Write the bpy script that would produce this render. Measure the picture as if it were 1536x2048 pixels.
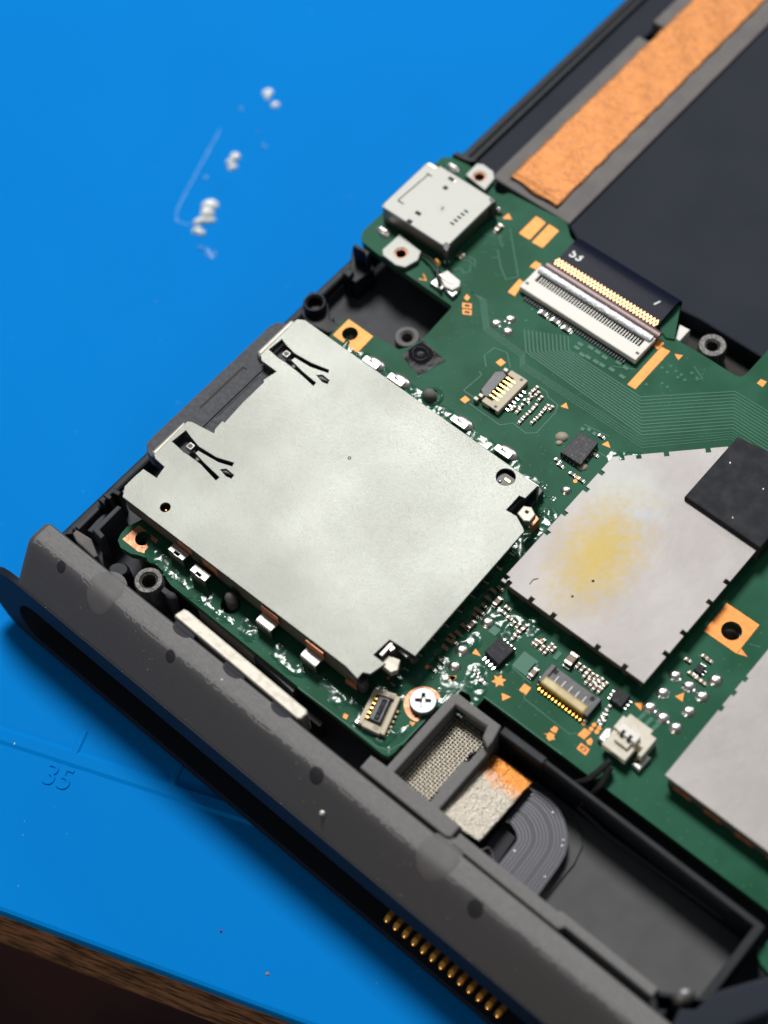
import bpy, bmesh, math, random
from mathutils import Vector, Matrix, noise
from mathutils.geometry import tessellate_polygon

# One unit is one millimetre. x runs along the rail of the device, y across it towards the board,
# z up from the top face of the green circuit board (z = 0). The work mat lies at z = -13.5.
random.seed(7)
sc = bpy.context.scene
for o in list(bpy.data.objects):
    bpy.data.objects.remove(o)
sc.unit_settings.scale_length = 0.001

# ------------------------------------------------------------------ camera
cam_data = bpy.data.cameras.new("camera")
cam = bpy.data.objects.new("camera", cam_data)
sc.collection.objects.link(cam)
cam.matrix_world = Matrix((( 0.753541, -0.546672,  0.365137,  83.5266),
                           ( 0.654447,  0.676398, -0.337914, -41.8490),
                           (-0.062250,  0.493595,  0.867461, 149.6781),
                           (0, 0, 0, 1)))
cam_data.sensor_width = 36.0
cam_data.lens = 3400 / 2048 * 36.0
cam_data.clip_start = 1.0
cam_data.clip_end = 20000
cam_data.dof.use_dof = True
cam_data.dof.focus_distance = 171.0
cam_data.dof.aperture_fstop = 0.0597 / 3.4          # 3.4 mm entrance pupil
sc.camera = cam

# ------------------------------------------------------------------ world and lamps
world = bpy.data.worlds.new("World")
sc.world = world
world.use_nodes = True
bg = world.node_tree.nodes["Background"]
bg.inputs[0].default_value = (0.85, 0.92, 1.0, 1)
bg.inputs[1].default_value = 0.135

def area_lamp(name, loc, target, size, power, col):
    d = bpy.data.lights.new(name, 'AREA')
    d.shape = 'DISK'
    d.size = size
    d.energy = power
    d.color = col
    o = bpy.data.objects.new(name, d)
    sc.collection.objects.link(o)
    o.location = loc
    o.rotation_euler = (Vector(target) - Vector(loc)).to_track_quat('-Z', 'Y').to_euler()
    return o
area_lamp("bench_lamp", (-380, 415, 930), (22, 12, 0), 300, 1.40e7, (1.0, 0.985, 0.955))
area_lamp("second_lamp", (40, 310, 210), (25, 8, 0), 60, 1.4e5, (1.0, 0.97, 0.93))
area_lamp("room_lamp", (110, -540, 90), (45, -5, -5), 34, 5.6e5, (1.0, 0.82, 0.62))

sc.view_settings.view_transform = 'Standard'
sc.view_settings.look = 'None'
sc.view_settings.exposure = 0
sc.view_settings.gamma = 1
sc.view_settings.use_curve_mapping = False
sc.cycles.max_bounces = 8
sc.cycles.use_denoising = True

# ------------------------------------------------------------------ materials
MATS = {}
def MAT(name, col, rough=0.5, metal=0.0, spec=0.5, coat=0.0, coatr=0.08, var=None, bump=None, rvar=None,
        trans=0.0, ior=1.45, bump2=None):
    """var = (scale, colour2, lo, hi[, stretch]); bump = (scale, strength, distance[, stretch]); rvar = (scale, rough2)"""
    m = bpy.data.materials.new(name)
    m.use_nodes = True
    nt = m.node_tree
    b = nt.nodes["Principled BSDF"]
    b.inputs["Base Color"].default_value = (*col, 1)
    b.inputs["Roughness"].default_value = rough
    b.inputs["Metallic"].default_value = metal
    b.inputs["Specular IOR Level"].default_value = spec
    b.inputs["Coat Weight"].default_value = coat
    b.inputs["Coat Roughness"].default_value = coatr
    b.inputs["Transmission Weight"].default_value = trans
    b.inputs["IOR"].default_value = ior
    tc = nt.nodes.new("ShaderNodeTexCoord")
    def noise(scale, stretch=None, detail=4):
        mp = nt.nodes.new("ShaderNodeMapping")
        if stretch:
            mp.inputs["Rotation"].default_value = (0, 0, stretch[3] if len(stretch) > 3 else 0)
            mp.inputs["Scale"].default_value = stretch[:3]
        nt.links.new(tc.outputs["Object"], mp.inputs["Vector"])
        n = nt.nodes.new("ShaderNodeTexNoise")
        n.inputs["Scale"].default_value = scale
        n.inputs["Detail"].default_value = detail
        nt.links.new(mp.outputs["Vector"], n.inputs["Vector"])
        return n.outputs["Fac"]
    def ramp(src, lo, hi):
        r = nt.nodes.new("ShaderNodeMapRange")
        r.inputs[1].default_value = lo
        r.inputs[2].default_value = hi
        nt.links.new(src, r.inputs[0])
        return r.outputs[0]
    m["_"] = 0
    if var:
        f = ramp(noise(var[0], var[4] if len(var) > 4 else None), var[2], var[3])
        mx = nt.nodes.new("ShaderNodeMix")
        mx.data_type = 'RGBA'
        nt.links.new(f, mx.inputs[0])
        mx.inputs[6].default_value = (*col, 1)
        mx.inputs[7].default_value = (*var[1], 1)
        nt.links.new(mx.outputs[2], b.inputs["Base Color"])
    if rvar:
        f = ramp(noise(rvar[0]), 0.35, 0.65)
        mx = nt.nodes.new("ShaderNodeMix")
        nt.links.new(f, mx.inputs[0])
        mx.inputs[2].default_value = rough
        mx.inputs[3].default_value = rvar[1]
        nt.links.new(mx.outputs[0], b.inputs["Roughness"])
    prev = None
    for bp in (bump, bump2):
        if bp:
            n = nt.nodes.new("ShaderNodeBump")
            n.inputs["Strength"].default_value = bp[1]
            n.inputs["Distance"].default_value = bp[2]
            nt.links.new(noise(bp[0], bp[3] if len(bp) > 3 else None), n.inputs["Height"])
            if prev:
                nt.links.new(prev, n.inputs["Normal"])
            prev = n.outputs["Normal"]
    if prev:
        nt.links.new(prev, b.inputs["Normal"])
    MATS[name] = m
    return m

MAT('blue_silicone', (0.0, 0.182, 0.57), 0.62, spec=0.03, var=(0.03, (0.0, 0.192, 0.60), 0.35, 0.7), bump=(9, 0.10, 0.05))
MAT('desk_edge', (0.26, 0.135, 0.075), 0.85, spec=0.1, var=(0.35, (0.06, 0.038, 0.025), 0.4, 0.62, (1, 1, 2)), bump=(1.2, 0.6, 0.5))
MAT('floor_dark', (0.09, 0.030, 0.026), 0.7, var=(0.01, (0.012, 0.008, 0.010), 0.4, 0.6))
MAT('black_plastic', (0.011, 0.013, 0.017), 0.50, spec=0.25, bump=(6, 0.12, 0.04), rvar=(0.8, 0.55))
MAT('dark_plastic', (0.044, 0.046, 0.054), 0.6, spec=0.2, var=(0.5, (0.058, 0.060, 0.068), 0.35, 0.65), bump=(12, 0.2, 0.02))
MAT('tray_plastic', (0.021, 0.025, 0.035), 0.65, spec=0.08, var=(0.12, (0.025, 0.029, 0.040), 0.35, 0.65), bump=(14, 0.15, 0.02))
MAT('frame_grey', (0.125, 0.118, 0.118), 0.66, spec=0.2, var=(0.4, (0.150, 0.142, 0.140), 0.35, 0.65), bump=(9, 0.2, 0.02))
MAT('rail_dusty_lit', (0.160, 0.157, 0.158), 0.7, spec=0.15, var=(4, (0.190, 0.187, 0.186), 0.40, 0.70, (0.6, 1.2, 1.2)), bump=(9, 0.4, 0.03))  # paler copy for dusty tops, lit brightness mixed into the colour
MAT('rail_plastic', (0.078, 0.078, 0.085), 0.60, spec=0.22, var=(5, (0.086, 0.085, 0.089), 0.40, 0.70, (0.6, 1.2, 1.2)), bump=(7, 0.35, 0.03), bump2=(16, 0.35, 0.02))  # darker copy, the slope's shade mixed into the colour
MAT('rail_side', (0.010, 0.013, 0.020), 0.5, spec=0.12, bump=(5, 0.1, 0.03))
MAT('plug_dark', (0.030, 0.031, 0.037), 0.66, spec=0.2, bump=(10, 0.2, 0.02))
MAT('disc_smooth', (0.118, 0.116, 0.118), 0.62, spec=0.25, var=(0.5, (0.135, 0.132, 0.133), 0.4, 0.65))
MAT('green_mask', (0.012, 0.078, 0.040), 0.45, spec=0.06, var=(0.16, (0.019, 0.100, 0.058), 0.42, 0.58), bump=(1.6, 0.10, 0.05), bump2=(9, 0.08, 0.02))
MAT('green_edge', (0.02, 0.10, 0.055), 0.45, var=(2, (0.06, 0.13, 0.07), 0.4, 0.7))
MAT('green_trace', (0.040, 0.148, 0.100), 0.40, spec=0.15)
MAT('copper_pad', (0.72, 0.245, 0.035), 0.5, metal=0.25, bump=(6, 0.15, 0.03), var=(1.5, (0.64, 0.20, 0.035), 0.4, 0.7))
MAT('copper_worn', (0.52, 0.215, 0.115), 0.45, metal=0.5, bump=(3, 0.5, 0.06), var=(1.6, (0.33, 0.13, 0.06), 0.45, 0.66))
MAT('copper_foil', (0.45, 0.185, 0.062), 0.5, metal=0.45, spec=0.2, bump=(2.4, 0.8, 0.12), bump2=(5.5, 0.6, 0.06), var=(2.0, (0.31, 0.13, 0.055), 0.50, 0.74))
MAT('tin', (0.128, 0.133, 0.122), 0.40, metal=0.9, bump=(9, 0.48, 0.03, (1, 2.6, 1, 0.785)), bump2=(0.5, 0.05, 0.3), var=(8, (0.114, 0.118, 0.108), 0.40, 0.66, (1, 2.2, 1, 0.785)), rvar=(0.09, 0.45))
MAT('tin_usb', (0.27, 0.274, 0.258), 0.58, metal=0.85, bump=(4, 0.25, 0.03, (1, 7, 1, 0.3)))
MAT('tin_bright', (0.46, 0.46, 0.44), 0.45, metal=0.9, bump=(5, 0.25, 0.04))
MAT('lever_silver', (0.30, 0.31, 0.32), 0.45, metal=0.8, bump=(3, 0.6, 0.1))
MAT('tin_side', (0.30, 0.27, 0.25), 0.45, metal=0.9, bump=(4, 0.2, 0.03))
MAT('solder', (0.78, 0.76, 0.74), 0.30, metal=1.0, bump=(3, 0.25, 0.06))
MAT('solder_end', (0.34, 0.335, 0.31), 0.36, metal=0.95, bump=(5, 0.5, 0.06))
MAT('steel', (0.22, 0.22, 0.22), 0.5, metal=0.7, bump=(4, 0.4, 0.06), rvar=(2, 0.5))
MAT('boss_metal', (0.075, 0.072, 0.070), 0.5, metal=0.4, bump=(3, 0.8, 0.1), var=(2.0, (0.16, 0.155, 0.15), 0.45, 0.68))
MAT('zinc_screw', (0.33, 0.35, 0.37), 0.50, metal=0.9, bump=(5, 0.2, 0.03))
MAT('nickel_bar', (0.44, 0.415, 0.37), 0.60, metal=0.9, bump=(4, 0.3, 0.04), var=(1.2, (0.37, 0.345, 0.30), 0.45, 0.65))
MAT('gold', (0.95, 0.47, 0.10), 0.30, metal=0.9)
MAT('gold_flat', (0.50, 0.29, 0.155), 0.45, metal=0.9)
MAT('pin_steel', (0.30, 0.30, 0.28), 0.5, metal=0.9)
MAT('cream', (0.52, 0.46, 0.35), 0.55, spec=0.3, bump=(6, 0.2, 0.02), var=(0.9, (0.54, 0.47, 0.35), 0.4, 0.65))
MAT('white_plastic', (0.74, 0.72, 0.68), 0.5, spec=0.3, bump=(5, 0.15, 0.02))
MAT('yellowed', (0.46, 0.36, 0.13), 0.35, var=(0.8, (0.34, 0.24, 0.07), 0.4, 0.65))
MAT('chip_black', (0.018, 0.019, 0.023), 0.62, spec=0.25, bump=(7, 0.5, 0.04), var=(3, (0.050, 0.052, 0.058), 0.5, 0.72))
MAT('chip_frosted', (0.020, 0.021, 0.027), 0.55, bump=(5, 0.9, 0.08), var=(2.6, (0.16, 0.17, 0.18), 0.55, 0.78))
MAT('connector_black', (0.026, 0.028, 0.035), 0.45, bump=(6, 0.3, 0.03), var=(1.6, (0.055, 0.058, 0.068), 0.5, 0.7))
MAT('thermal_black', (0.020, 0.021, 0.026), 0.7, spec=0.15, bump=(8, 0.3, 0.03), var=(0.7, (0.034, 0.035, 0.040), 0.4, 0.65))
MAT('sticker_gloss', (0.010, 0.010, 0.014), 0.22, spec=0.035, bump=(1.3, 0.35, 0.15))
MAT('capacitor_tan', (0.20, 0.125, 0.075), 0.5)
MAT('resistor_dark', (0.02, 0.02, 0.022), 0.45)
MAT('ribbon_black', (0.006, 0.008, 0.020), 0.40, spec=0.06, bump=(2, 0.10, 0.06))
MAT('ribbon_lever', (0.12, 0.05, 0.05), 0.35, bump=(3, 0.2, 0.04))
MAT('flex_grey', (0.055, 0.055, 0.070), 0.45, spec=0.3, bump=(3, 0.15, 0.04))
MAT('flex_line', (0.085, 0.085, 0.105), 0.35, metal=0.2)
MAT('print_white', (0.75, 0.76, 0.78), 0.6)
MAT('print_dark', (0.10, 0.10, 0.09), 0.7)
MAT('hole_dark', (0.008, 0.007, 0.007), 0.7)
MAT('wire_black', (0.012, 0.012, 0.013), 0.4)
MAT('card_plastic', (0.062, 0.067, 0.078), 0.66, spec=0.2, bump=(7, 0.5, 0.03), var=(2.2, (0.085, 0.090, 0.100), 0.4, 0.65))
MAT('clear_glue', (0.90, 0.96, 0.93), 0.10, trans=0.22, ior=1.5, coat=1.0, coatr=0.03, bump=(1.6, 0.9, 0.4))
MAT('haze_glue', (0.006, 0.19, 0.57), 0.30, spec=0.3, bump=(0.9, 0.6, 0.3))
MAT('flux_clear', (0.016, 0.082, 0.048), 0.17, spec=0.38, bump=(1.1, 0.2, 0.12))
MAT('flux_brown', (0.30, 0.26, 0.20), 0.5, bump=(4, 0.7, 0.1))
MAT('mesh_wire', (0.44, 0.40, 0.33), 0.42, metal=0.8)
MAT('tip_brown', (0.10, 0.07, 0.06), 0.6)
MAT('bay_grey', (0.075, 0.076, 0.080), 0.6, spec=0.2, var=(0.4, (0.088, 0.088, 0.091), 0.35, 0.65), bump=(12, 0.2, 0.02))
MAT('crumb_pale', (0.62, 0.64, 0.58), 0.3, metal=0.4, bump=(6, 0.5, 0.1))
MAT('dust_grey', (0.26, 0.26, 0.25), 0.7)
MAT('lint', (0.10, 0.26, 0.52), 0.8)
MAT('crumb_brown', (0.30, 0.20, 0.14), 0.6)
MAT('crumb_purple', (0.16, 0.02, 0.28), 0.5)

def shield_material():
    """tinned shield with the yellow and bluish heat stain left on it"""
    m = MAT('shield_tin', (0.66, 0.62, 0.61), 0.58, metal=0.88, bump=(9, 0.4, 0.03, (1, 2.4, 1, 0.785)), bump2=(0.35, 0.14, 0.4))
    nt = m.node_tree
    b = nt.nodes["Principled BSDF"]
    tc = nt.nodes.new("ShaderNodeTexCoord")
    def spot(cx, cy, rx, ry, rot, lo, hi, scale):
        mp = nt.nodes.new("ShaderNodeMapping")
        mp.vector_type = 'TEXTURE'
        mp.inputs["Location"].default_value = (cx, cy, 0)
        mp.inputs["Rotation"].default_value = (0, 0, rot)
        mp.inputs["Scale"].default_value = (rx, ry, 1000)
        nt.links.new(tc.outputs["Object"], mp.inputs["Vector"])
        ln = nt.nodes.new("ShaderNodeVectorMath")
        ln.operation = 'LENGTH'
        nt.links.new(mp.outputs["Vector"], ln.inputs[0])
        nz = nt.nodes.new("ShaderNodeTexNoise")
        nz.inputs["Scale"].default_value = scale
        nz.inputs["Detail"].default_value = 6
        nt.links.new(tc.outputs["Object"], nz.inputs["Vector"])
        ad = nt.nodes.new("ShaderNodeMath")
        ad.operation = 'MULTIPLY_ADD'
        nt.links.new(nz.outputs["Fac"], ad.inputs[0])
        ad.inputs[1].default_value = 1.1
        nt.links.new(ln.outputs["Value"], ad.inputs[2])
        r = nt.nodes.new("ShaderNodeMapRange")
        r.interpolation_type = 'SMOOTHSTEP'
        r.inputs[1].default_value = lo
        r.inputs[2].default_value = hi
        r.inputs[3].default_value = 1
        r.inputs[4].default_value = 0
        nt.links.new(ad.outputs[0], r.inputs[0])
        return r.outputs[0]
    nz = nt.nodes.new("ShaderNodeTexNoise")
    nz.inputs["Scale"].default_value = 0.16
    nz.inputs["Detail"].default_value = 5
    nt.links.new(tc.outputs["Object"], nz.inputs["Vector"])
    rr = nt.nodes.new("ShaderNodeMapRange")
    rr.inputs[1].default_value = 0.40
    rr.inputs[2].default_value = 0.62
    nt.links.new(nz.outputs["Fac"], rr.inputs[0])
    cur = None
    for fac, c2 in ((rr.outputs[0], (0.275, 0.262, 0.256)),
                    (spot(37.5, 33.0, 7, 5, 0, 0.7, 1.7, 0.5), (0.275, 0.28, 0.268)),
                    (spot(41.0, 25.2, 5.0, 8.2, 0.12, 0.55, 1.75, 1.6), (0.29, 0.225, 0.085)),
                    (spot(41.8, 31.6, 2.8, 1.1, 0.5, 0.6, 1.6, 1.8), (0.262, 0.268, 0.28))):
        mx = nt.nodes.new("ShaderNodeMix")
        mx.data_type = 'RGBA'
        nt.links.new(fac, mx.inputs[0])
        if cur:
            nt.links.new(cur, mx.inputs[6])
        else:
            mx.inputs[6].default_value = (0.248, 0.234, 0.231, 1)
        mx.inputs[7].default_value = (*c2, 1)
        cur = mx.outputs[2]
    nt.links.new(cur, b.inputs["Base Color"])
shield_material()

def foil_material():
    m = MAT('foil', (0.66, 0.61, 0.53), 0.42, metal=0.9, bump=(5, 0.9, 0.12), bump2=(1.0, 0.3, 0.3))
    nt = m.node_tree
    b = nt.nodes["Principled BSDF"]
    tc = nt.nodes.new("ShaderNodeTexCoord")
    sp = nt.nodes.new("ShaderNodeSeparateXYZ")
    nt.links.new(tc.outputs["Object"], sp.inputs[0])
    nz = nt.nodes.new("ShaderNodeTexNoise")
    nz.inputs["Scale"].default_value = 1.2
    nz.inputs["Detail"].default_value = 6
    nt.links.new(tc.outputs["Object"], nz.inputs["Vector"])
    ad = nt.nodes.new("ShaderNodeMath")
    ad.operation = 'MULTIPLY_ADD'
    nt.links.new(nz.outputs["Fac"], ad.inputs[0])
    ad.inputs[1].default_value = 2.4
    nt.links.new(sp.outputs[1], ad.inputs[2])
    r = nt.nodes.new("ShaderNodeMapRange")
    r.inputs[1].default_value = 2.2
    r.inputs[2].default_value = 4.0
    nt.links.new(ad.outputs[0], r.inputs[0])
    mx = nt.nodes.new("ShaderNodeMix")
    mx.data_type = 'RGBA'
    nt.links.new(r.outputs[0], mx.inputs[0])
    mx.inputs[6].default_value = (0.30, 0.275, 0.235, 1)
    mx.inputs[7].default_value = (0.50, 0.19, 0.045, 1)
    nt.links.new(mx.outputs[2], b.inputs["Base Color"])
foil_material()
for _m in MATS.values():
    if "_" in _m.keys():
        del _m["_"]

# ------------------------------------------------------------------ geometry helpers
COL = sc.collection

class B:
    """collects shapes into one mesh"""
    def __init__(self):
        self.bm = bmesh.new()
        self.mi = 0
        self.smooth = False
        self.flat = False
    def face(self, vs):
        try:
            f = self.bm.faces.new(vs)
            f.material_index = self.mi
            f.smooth = self.smooth
            return f
        except ValueError:
            return None
    def prism(self, outer, z0, z1, holes=(), bevel=0.0):
        """upright prism with holes; bevel rounds the upper rims in two steps"""
        bm = self.bm
        rings = [list(outer)] + [list(h) for h in holes]
        levels = [(0.0, z1)]
        if bevel:
            self.flat = True
            levels = [(0.0, z1 - bevel), (bevel * 0.3, z1 - bevel * 0.3), (bevel, z1)]
        def inset(ring, d, hole):
            if not d:
                return ring
            area = sum(p[0] * q[1] - q[0] * p[1] for p, q in zip(ring, ring[1:] + ring[:1]))
            sg = (1 if area > 0 else -1) * (-1 if hole else 1)
            out, n = [], len(ring)
            for i in range(n):
                p, a, c = Vector(ring[i]), Vector(ring[i - 1]), Vector(ring[(i + 1) % n])
                e1, e2 = (p - a).normalized(), (c - p).normalized()
                n1, n2 = Vector((-e1.y, e1.x)) * sg, Vector((-e2.y, e2.x)) * sg
                m = (n1 + n2) / max(0.35, 1 + n1.dot(n2))
                out.append(tuple(p + m * d))
            return out
        bot, lev = [], []
        for k, ring in enumerate(rings):
            bot.append([bm.verts.new((p[0], p[1], z0)) for p in ring])
            lev.append([[bm.verts.new((p[0], p[1], z)) for p in inset(ring, d, k > 0)] for d, z in levels])
        faces = []
        top = [l[-1] for l in lev]
        if len(rings) == 1 and len(rings[0]) <= 4:
            faces += [self.face(top[0]), self.face(bot[0][::-1])]
        else:
            tris = tessellate_polygon([[Vector((v.co.x, v.co.y, 0)) for v in r_] for r_ in top])
            ft, fb = [v for r_ in top for v in r_], [v for r_ in bot for v in r_]
            for t in tris:
                faces += [self.face([ft[i] for i in t]), self.face([fb[i] for i in reversed(t)])]
        for rb, lv in zip(bot, lev):
            rows = [rb] + lv
            n = len(rb)
            for lo, hi in zip(rows, rows[1:]):
                for i in range(n):
                    j = (i + 1) % n
                    faces.append(self.face([lo[i], lo[j], hi[j], hi[i]]))
        bmesh.ops.recalc_face_normals(bm, faces=[f for f in faces if f])
        return self
    def box(self, x, y, z, bevel=0.0, rot=0.0):
        cx, cy = (x[0] + x[1]) / 2, (y[0] + y[1]) / 2
        hx, hy = abs(x[1] - x[0]) / 2, abs(y[1] - y[0]) / 2
        c, s = math.cos(rot), math.sin(rot)
        pts = [(cx + a * hx * c - b * hy * s, cy + a * hx * s + b * hy * c) for a, b in ((-1, -1), (1, -1), (1, 1), (-1, 1))]
        n0 = set(self.bm.edges)
        self.prism(pts, z[0], z[1])
        if bevel:
            self.flat = True
            ed = [e for e in self.bm.edges if e not in n0]
            bmesh.ops.bevel(self.bm, geom=ed, offset=min(bevel, hx * 0.45, hy * 0.45, abs(z[1] - z[0]) * 0.45), segments=2, affect='EDGES', profile=0.6)
        return self
    def cyl(self, c, r, z0, z1, n=24, r2=None, hole=0.0, bevel=0.0):
        r2 = r if r2 is None else r2
        bm = self.bm
        prof = [(r, z0), (r2, z1)]
        if bevel:
            prof = [(r, z0), (r2, z1 - bevel), (r2 - bevel * 0.35, z1 - bevel * 0.3), (r2 - bevel, z1)]
        if hole:
            prof += [(hole + bevel, z1), (hole, z1 - bevel), (hole, z0)] if bevel else [(hole, z1), (hole, z0)]
        else:
            prof = [(0, z0)] + prof + [(0, z1)]
        return self.lathe(c, prof, n)
    def lathe(self, c, prof, n=24, sy=1.0, rot=0.0):
        bm = self.bm
        rings = []
        for r, z in prof:
            if r < 1e-6:
                rings.append([bm.verts.new((c[0], c[1], z))])
            else:
                ring = []
                for i in range(n):
                    a = 2 * math.pi * i / n
                    px, py = r * math.cos(a), r * math.sin(a) * sy
                    ring.append(bm.verts.new((c[0] + px * math.cos(rot) - py * math.sin(rot), c[1] + px * math.sin(rot) + py * math.cos(rot), z)))
                rings.append(ring)
        for a, b in zip(rings, rings[1:]):
            for i in range(n):
                j = (i + 1) % n
                if len(a) == 1 and len(b) == 1:
                    continue
                if len(a) == 1:
                    self.face([a[0], b[j], b[i]])
                elif len(b) == 1:
                    self.face([a[i], a[j], b[0]])
                else:
                    self.face([a[i], a[j], b[j], b[i]])
        return self
    def dome(self, c, rx, ry, h, z=0.0, rot=0.0, n=16, k=5):
        return self.lathe(c, [(rx * math.cos(t * math.pi / 2 / k), z + h * math.sin(t * math.pi / 2 / k)) for t in range(k + 1)], n, ry / rx, rot)
    def tube(self, pts, r, n=8):
        pts = [Vector(p) for p in pts]
        rings = []
        up = Vector((0, 0, 1))
        for i, p in enumerate(pts):
            t = (pts[min(i + 1, len(pts) - 1)] - pts[max(i - 1, 0)]).normalized()
            a = t.cross(up)
            if a.length < 1e-4:
                a = t.cross(Vector((1, 0, 0)))
            a.normalize()
            b = a.cross(t)
            rings.append([self.bm.verts.new(p + (a * math.cos(2 * math.pi * k / n) + b * math.sin(2 * math.pi * k / n)) * r) for k in range(n)])
        for q, s in zip(rings, rings[1:]):
            for k in range(n):
                self.face([q[k], q[(k + 1) % n], s[(k + 1) % n], s[k]])
        self.face(rings[0][::-1])
        self.face(rings[-1])
        return self
    def strip(self, pts, w, z0, z1):
        """flat raised strip along a polyline"""
        P = [Vector((p[0], p[1])) for p in pts]
        rows = []
        for i, p in enumerate(P):
            d0 = (P[i] - P[i - 1]).normalized() if i else (P[1] - P[0]).normalized()
            d1 = (P[i + 1] - P[i]).normalized() if i < len(P) - 1 else d0
            d = (d0 + d1)
            d = d.normalized() if d.length > 1e-5 else d0
            nrm = Vector((-d.y, d.x))
            k = 1 / max(0.5, nrm.dot(Vector((-d0.y, d0.x))))
            a, b = p + nrm * w / 2 * k, p - nrm * w / 2 * k
            a2, b2 = p + nrm * w * 0.28 * k, p - nrm * w * 0.28 * k
            rows.append([self.bm.verts.new((a.x, a.y, z0)), self.bm.verts.new((a2.x, a2.y, z1)), self.bm.verts.new((b2.x, b2.y, z1)), self.bm.verts.new((b.x, b.y, z0))])
        for q, s in zip(rows, rows[1:]):
            for k in range(3):
                self.face([q[k], q[k + 1], s[k + 1], s[k]])
        return self
    def grid(self, fn, nu, nv):
        v = [[self.bm.verts.new(fn(i / nu, j / nv)) for j in range(nv + 1)] for i in range(nu + 1)]
        for i in range(nu):
            for j in range(nv):
                self.face([v[i][j], v[i + 1][j], v[i + 1][j + 1], v[i][j + 1]])
        return self
    def sweep_x(self, prof, x0, x1, n=1, caps=True):
        """a yz profile swept along x"""
        rows = [[self.bm.verts.new((x0 + (x1 - x0) * i / n, y, z)) for y, z in prof] for i in range(n + 1)]
        m = len(prof)
        for a, b in zip(rows, rows[1:]):
            for k in range(m):
                self.face([a[k], a[(k + 1) % m], b[(k + 1) % m], b[k]])
        if caps:
            self.face(rows[0][::-1])
            self.face(rows[-1])
        return self
    def obj(self, name, mat, parent=None, loc=None, smooth=None, recalc=True):
        if recalc:
            bmesh.ops.recalc_face_normals(self.bm, faces=self.bm.faces[:])
        me = bpy.data.meshes.new(name)
        self.bm.to_mesh(me)
        self.bm.free()
        for mm in (mat if isinstance(mat, (list, tuple)) else [mat]):
            me.materials.append(MATS[mm])
        if smooth and not self.flat:
            for p in me.polygons:
                p.use_smooth = True
            if smooth != 'all':
                me.set_sharp_from_angle(angle=math.radians(smooth if smooth is not True else 40))
        o = bpy.data.objects.new(name, me)
        COL.objects.link(o)
        if loc:
            o.location = loc
        if parent:
            o.parent = parent
        return o

def tag(o, label, cat, group=None, kind=None):
    if label:
        o["label"] = label
    if cat:
        o["category"] = cat
    if group:
        o["group"] = group
    if kind:
        o["kind"] = kind
    return o

def thing(name, label, cat, group=None):
    o = bpy.data.objects.new(name, None)
    COL.objects.link(o)
    o.empty_display_size = 0.5
    return tag(o, label, cat, group)

def put(name, me_obj, parent, loc, rot=0.0):
    """a copy of a mesh object that shares its mesh"""
    o = me_obj.copy()
    o.name = name
    COL.objects.link(o)
    o.location = loc
    o.rotation_euler = (0, 0, rot)
    o.parent = parent
    return o

def text_obj(name, s, loc, size, rot, mat, parent, depth=0.0, bevel=0.0, bold=0.0):
    cu = bpy.data.curves.new(name, 'FONT')
    cu.body = s
    cu.size = size
    cu.align_x = 'CENTER'
    cu.align_y = 'CENTER'
    cu.extrude = depth
    cu.bevel_depth = bevel
    cu.resolution_u = 4
    cu.offset = bold
    t = bpy.data.objects.new(name + "_tmp", cu)
    COL.objects.link(t)
    dg = bpy.context.evaluated_depsgraph_get()
    me = bpy.data.meshes.new_from_object(t.evaluated_get(dg))
    bpy.data.objects.remove(t)
    me.materials.clear()
    me.materials.append(MATS[mat])
    o = bpy.data.objects.new(name, me)
    COL.objects.link(o)
    o.location = loc
    o.rotation_euler = (0, 0, rot)
    o.parent = parent
    return o

def circ(c, r, n=20):
    return [(c[0] + r * math.cos(2 * math.pi * i / n), c[1] + r * math.sin(2 * math.pi * i / n)) for i in range(n)]

def rrect(x0, x1, y0, y1, r, n=4):
    out = []
    for cx, cy, a0 in ((x1 - r, y1 - r, 0), (x0 + r, y1 - r, 90), (x0 + r, y0 + r, 180), (x1 - r, y0 + r, 270)):
        for i in range(n + 1):
            a = math.radians(a0 + 90 * i / n)
            out.append((cx + r * math.cos(a), cy + r * math.sin(a)))
    return out

def notched(pts, cuts, w, d):
    """polygon with small notches cut into its edges; cuts = {edge: [distance from the edge's start, ...]}"""
    area = sum(p[0] * q[1] - q[0] * p[1] for p, q in zip(pts, pts[1:] + pts[:1]))
    sg = 1 if area > 0 else -1
    out = []
    for i, p in enumerate(pts):
        p, q = Vector(p), Vector(pts[(i + 1) % len(pts)])
        out.append(tuple(p))
        e = (q - p).normalized()
        nr = Vector((-e.y, e.x)) * sg
        for s in cuts.get(i, []):
            a, b = p + e * (s - w / 2), p + e * (s + w / 2)
            out += [tuple(a), tuple(a + nr * d), tuple(b + nr * d), tuple(b)]
    return out

def inset_box(b, x, y, z):
    return b.box(x, y, z)

# ------------------------------------------------------------------ the setting: floor, desk, mat
fl = B().grid(lambda u, v: (-4000 + 8000 * u, -4000 + 8000 * v, -720), 1, 1).obj('floor', 'floor_dark')
fl["kind"] = "structure"

E0, E1 = Vector((15.04, -36.61)), Vector((37.59, -28.2))     # the desk and mat edge
ed = (E1 - E0).normalized()
en = Vector((-ed.y, ed.x))                                     # towards the device
def along(a, n):
    p = E0 + ed * a + en * n
    return (p.x, p.y)

desk = thing('desk', 'dark worn brown chipboard desk whose raw edge shows below the blue mat', 'desk')
B().prism([along(-500, 0.15), along(500, 0.15), along(500, 700), along(-500, 700)], -31.5, -15.4, bevel=0.4).obj('desk_top', 'desk_edge', desk)

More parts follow.
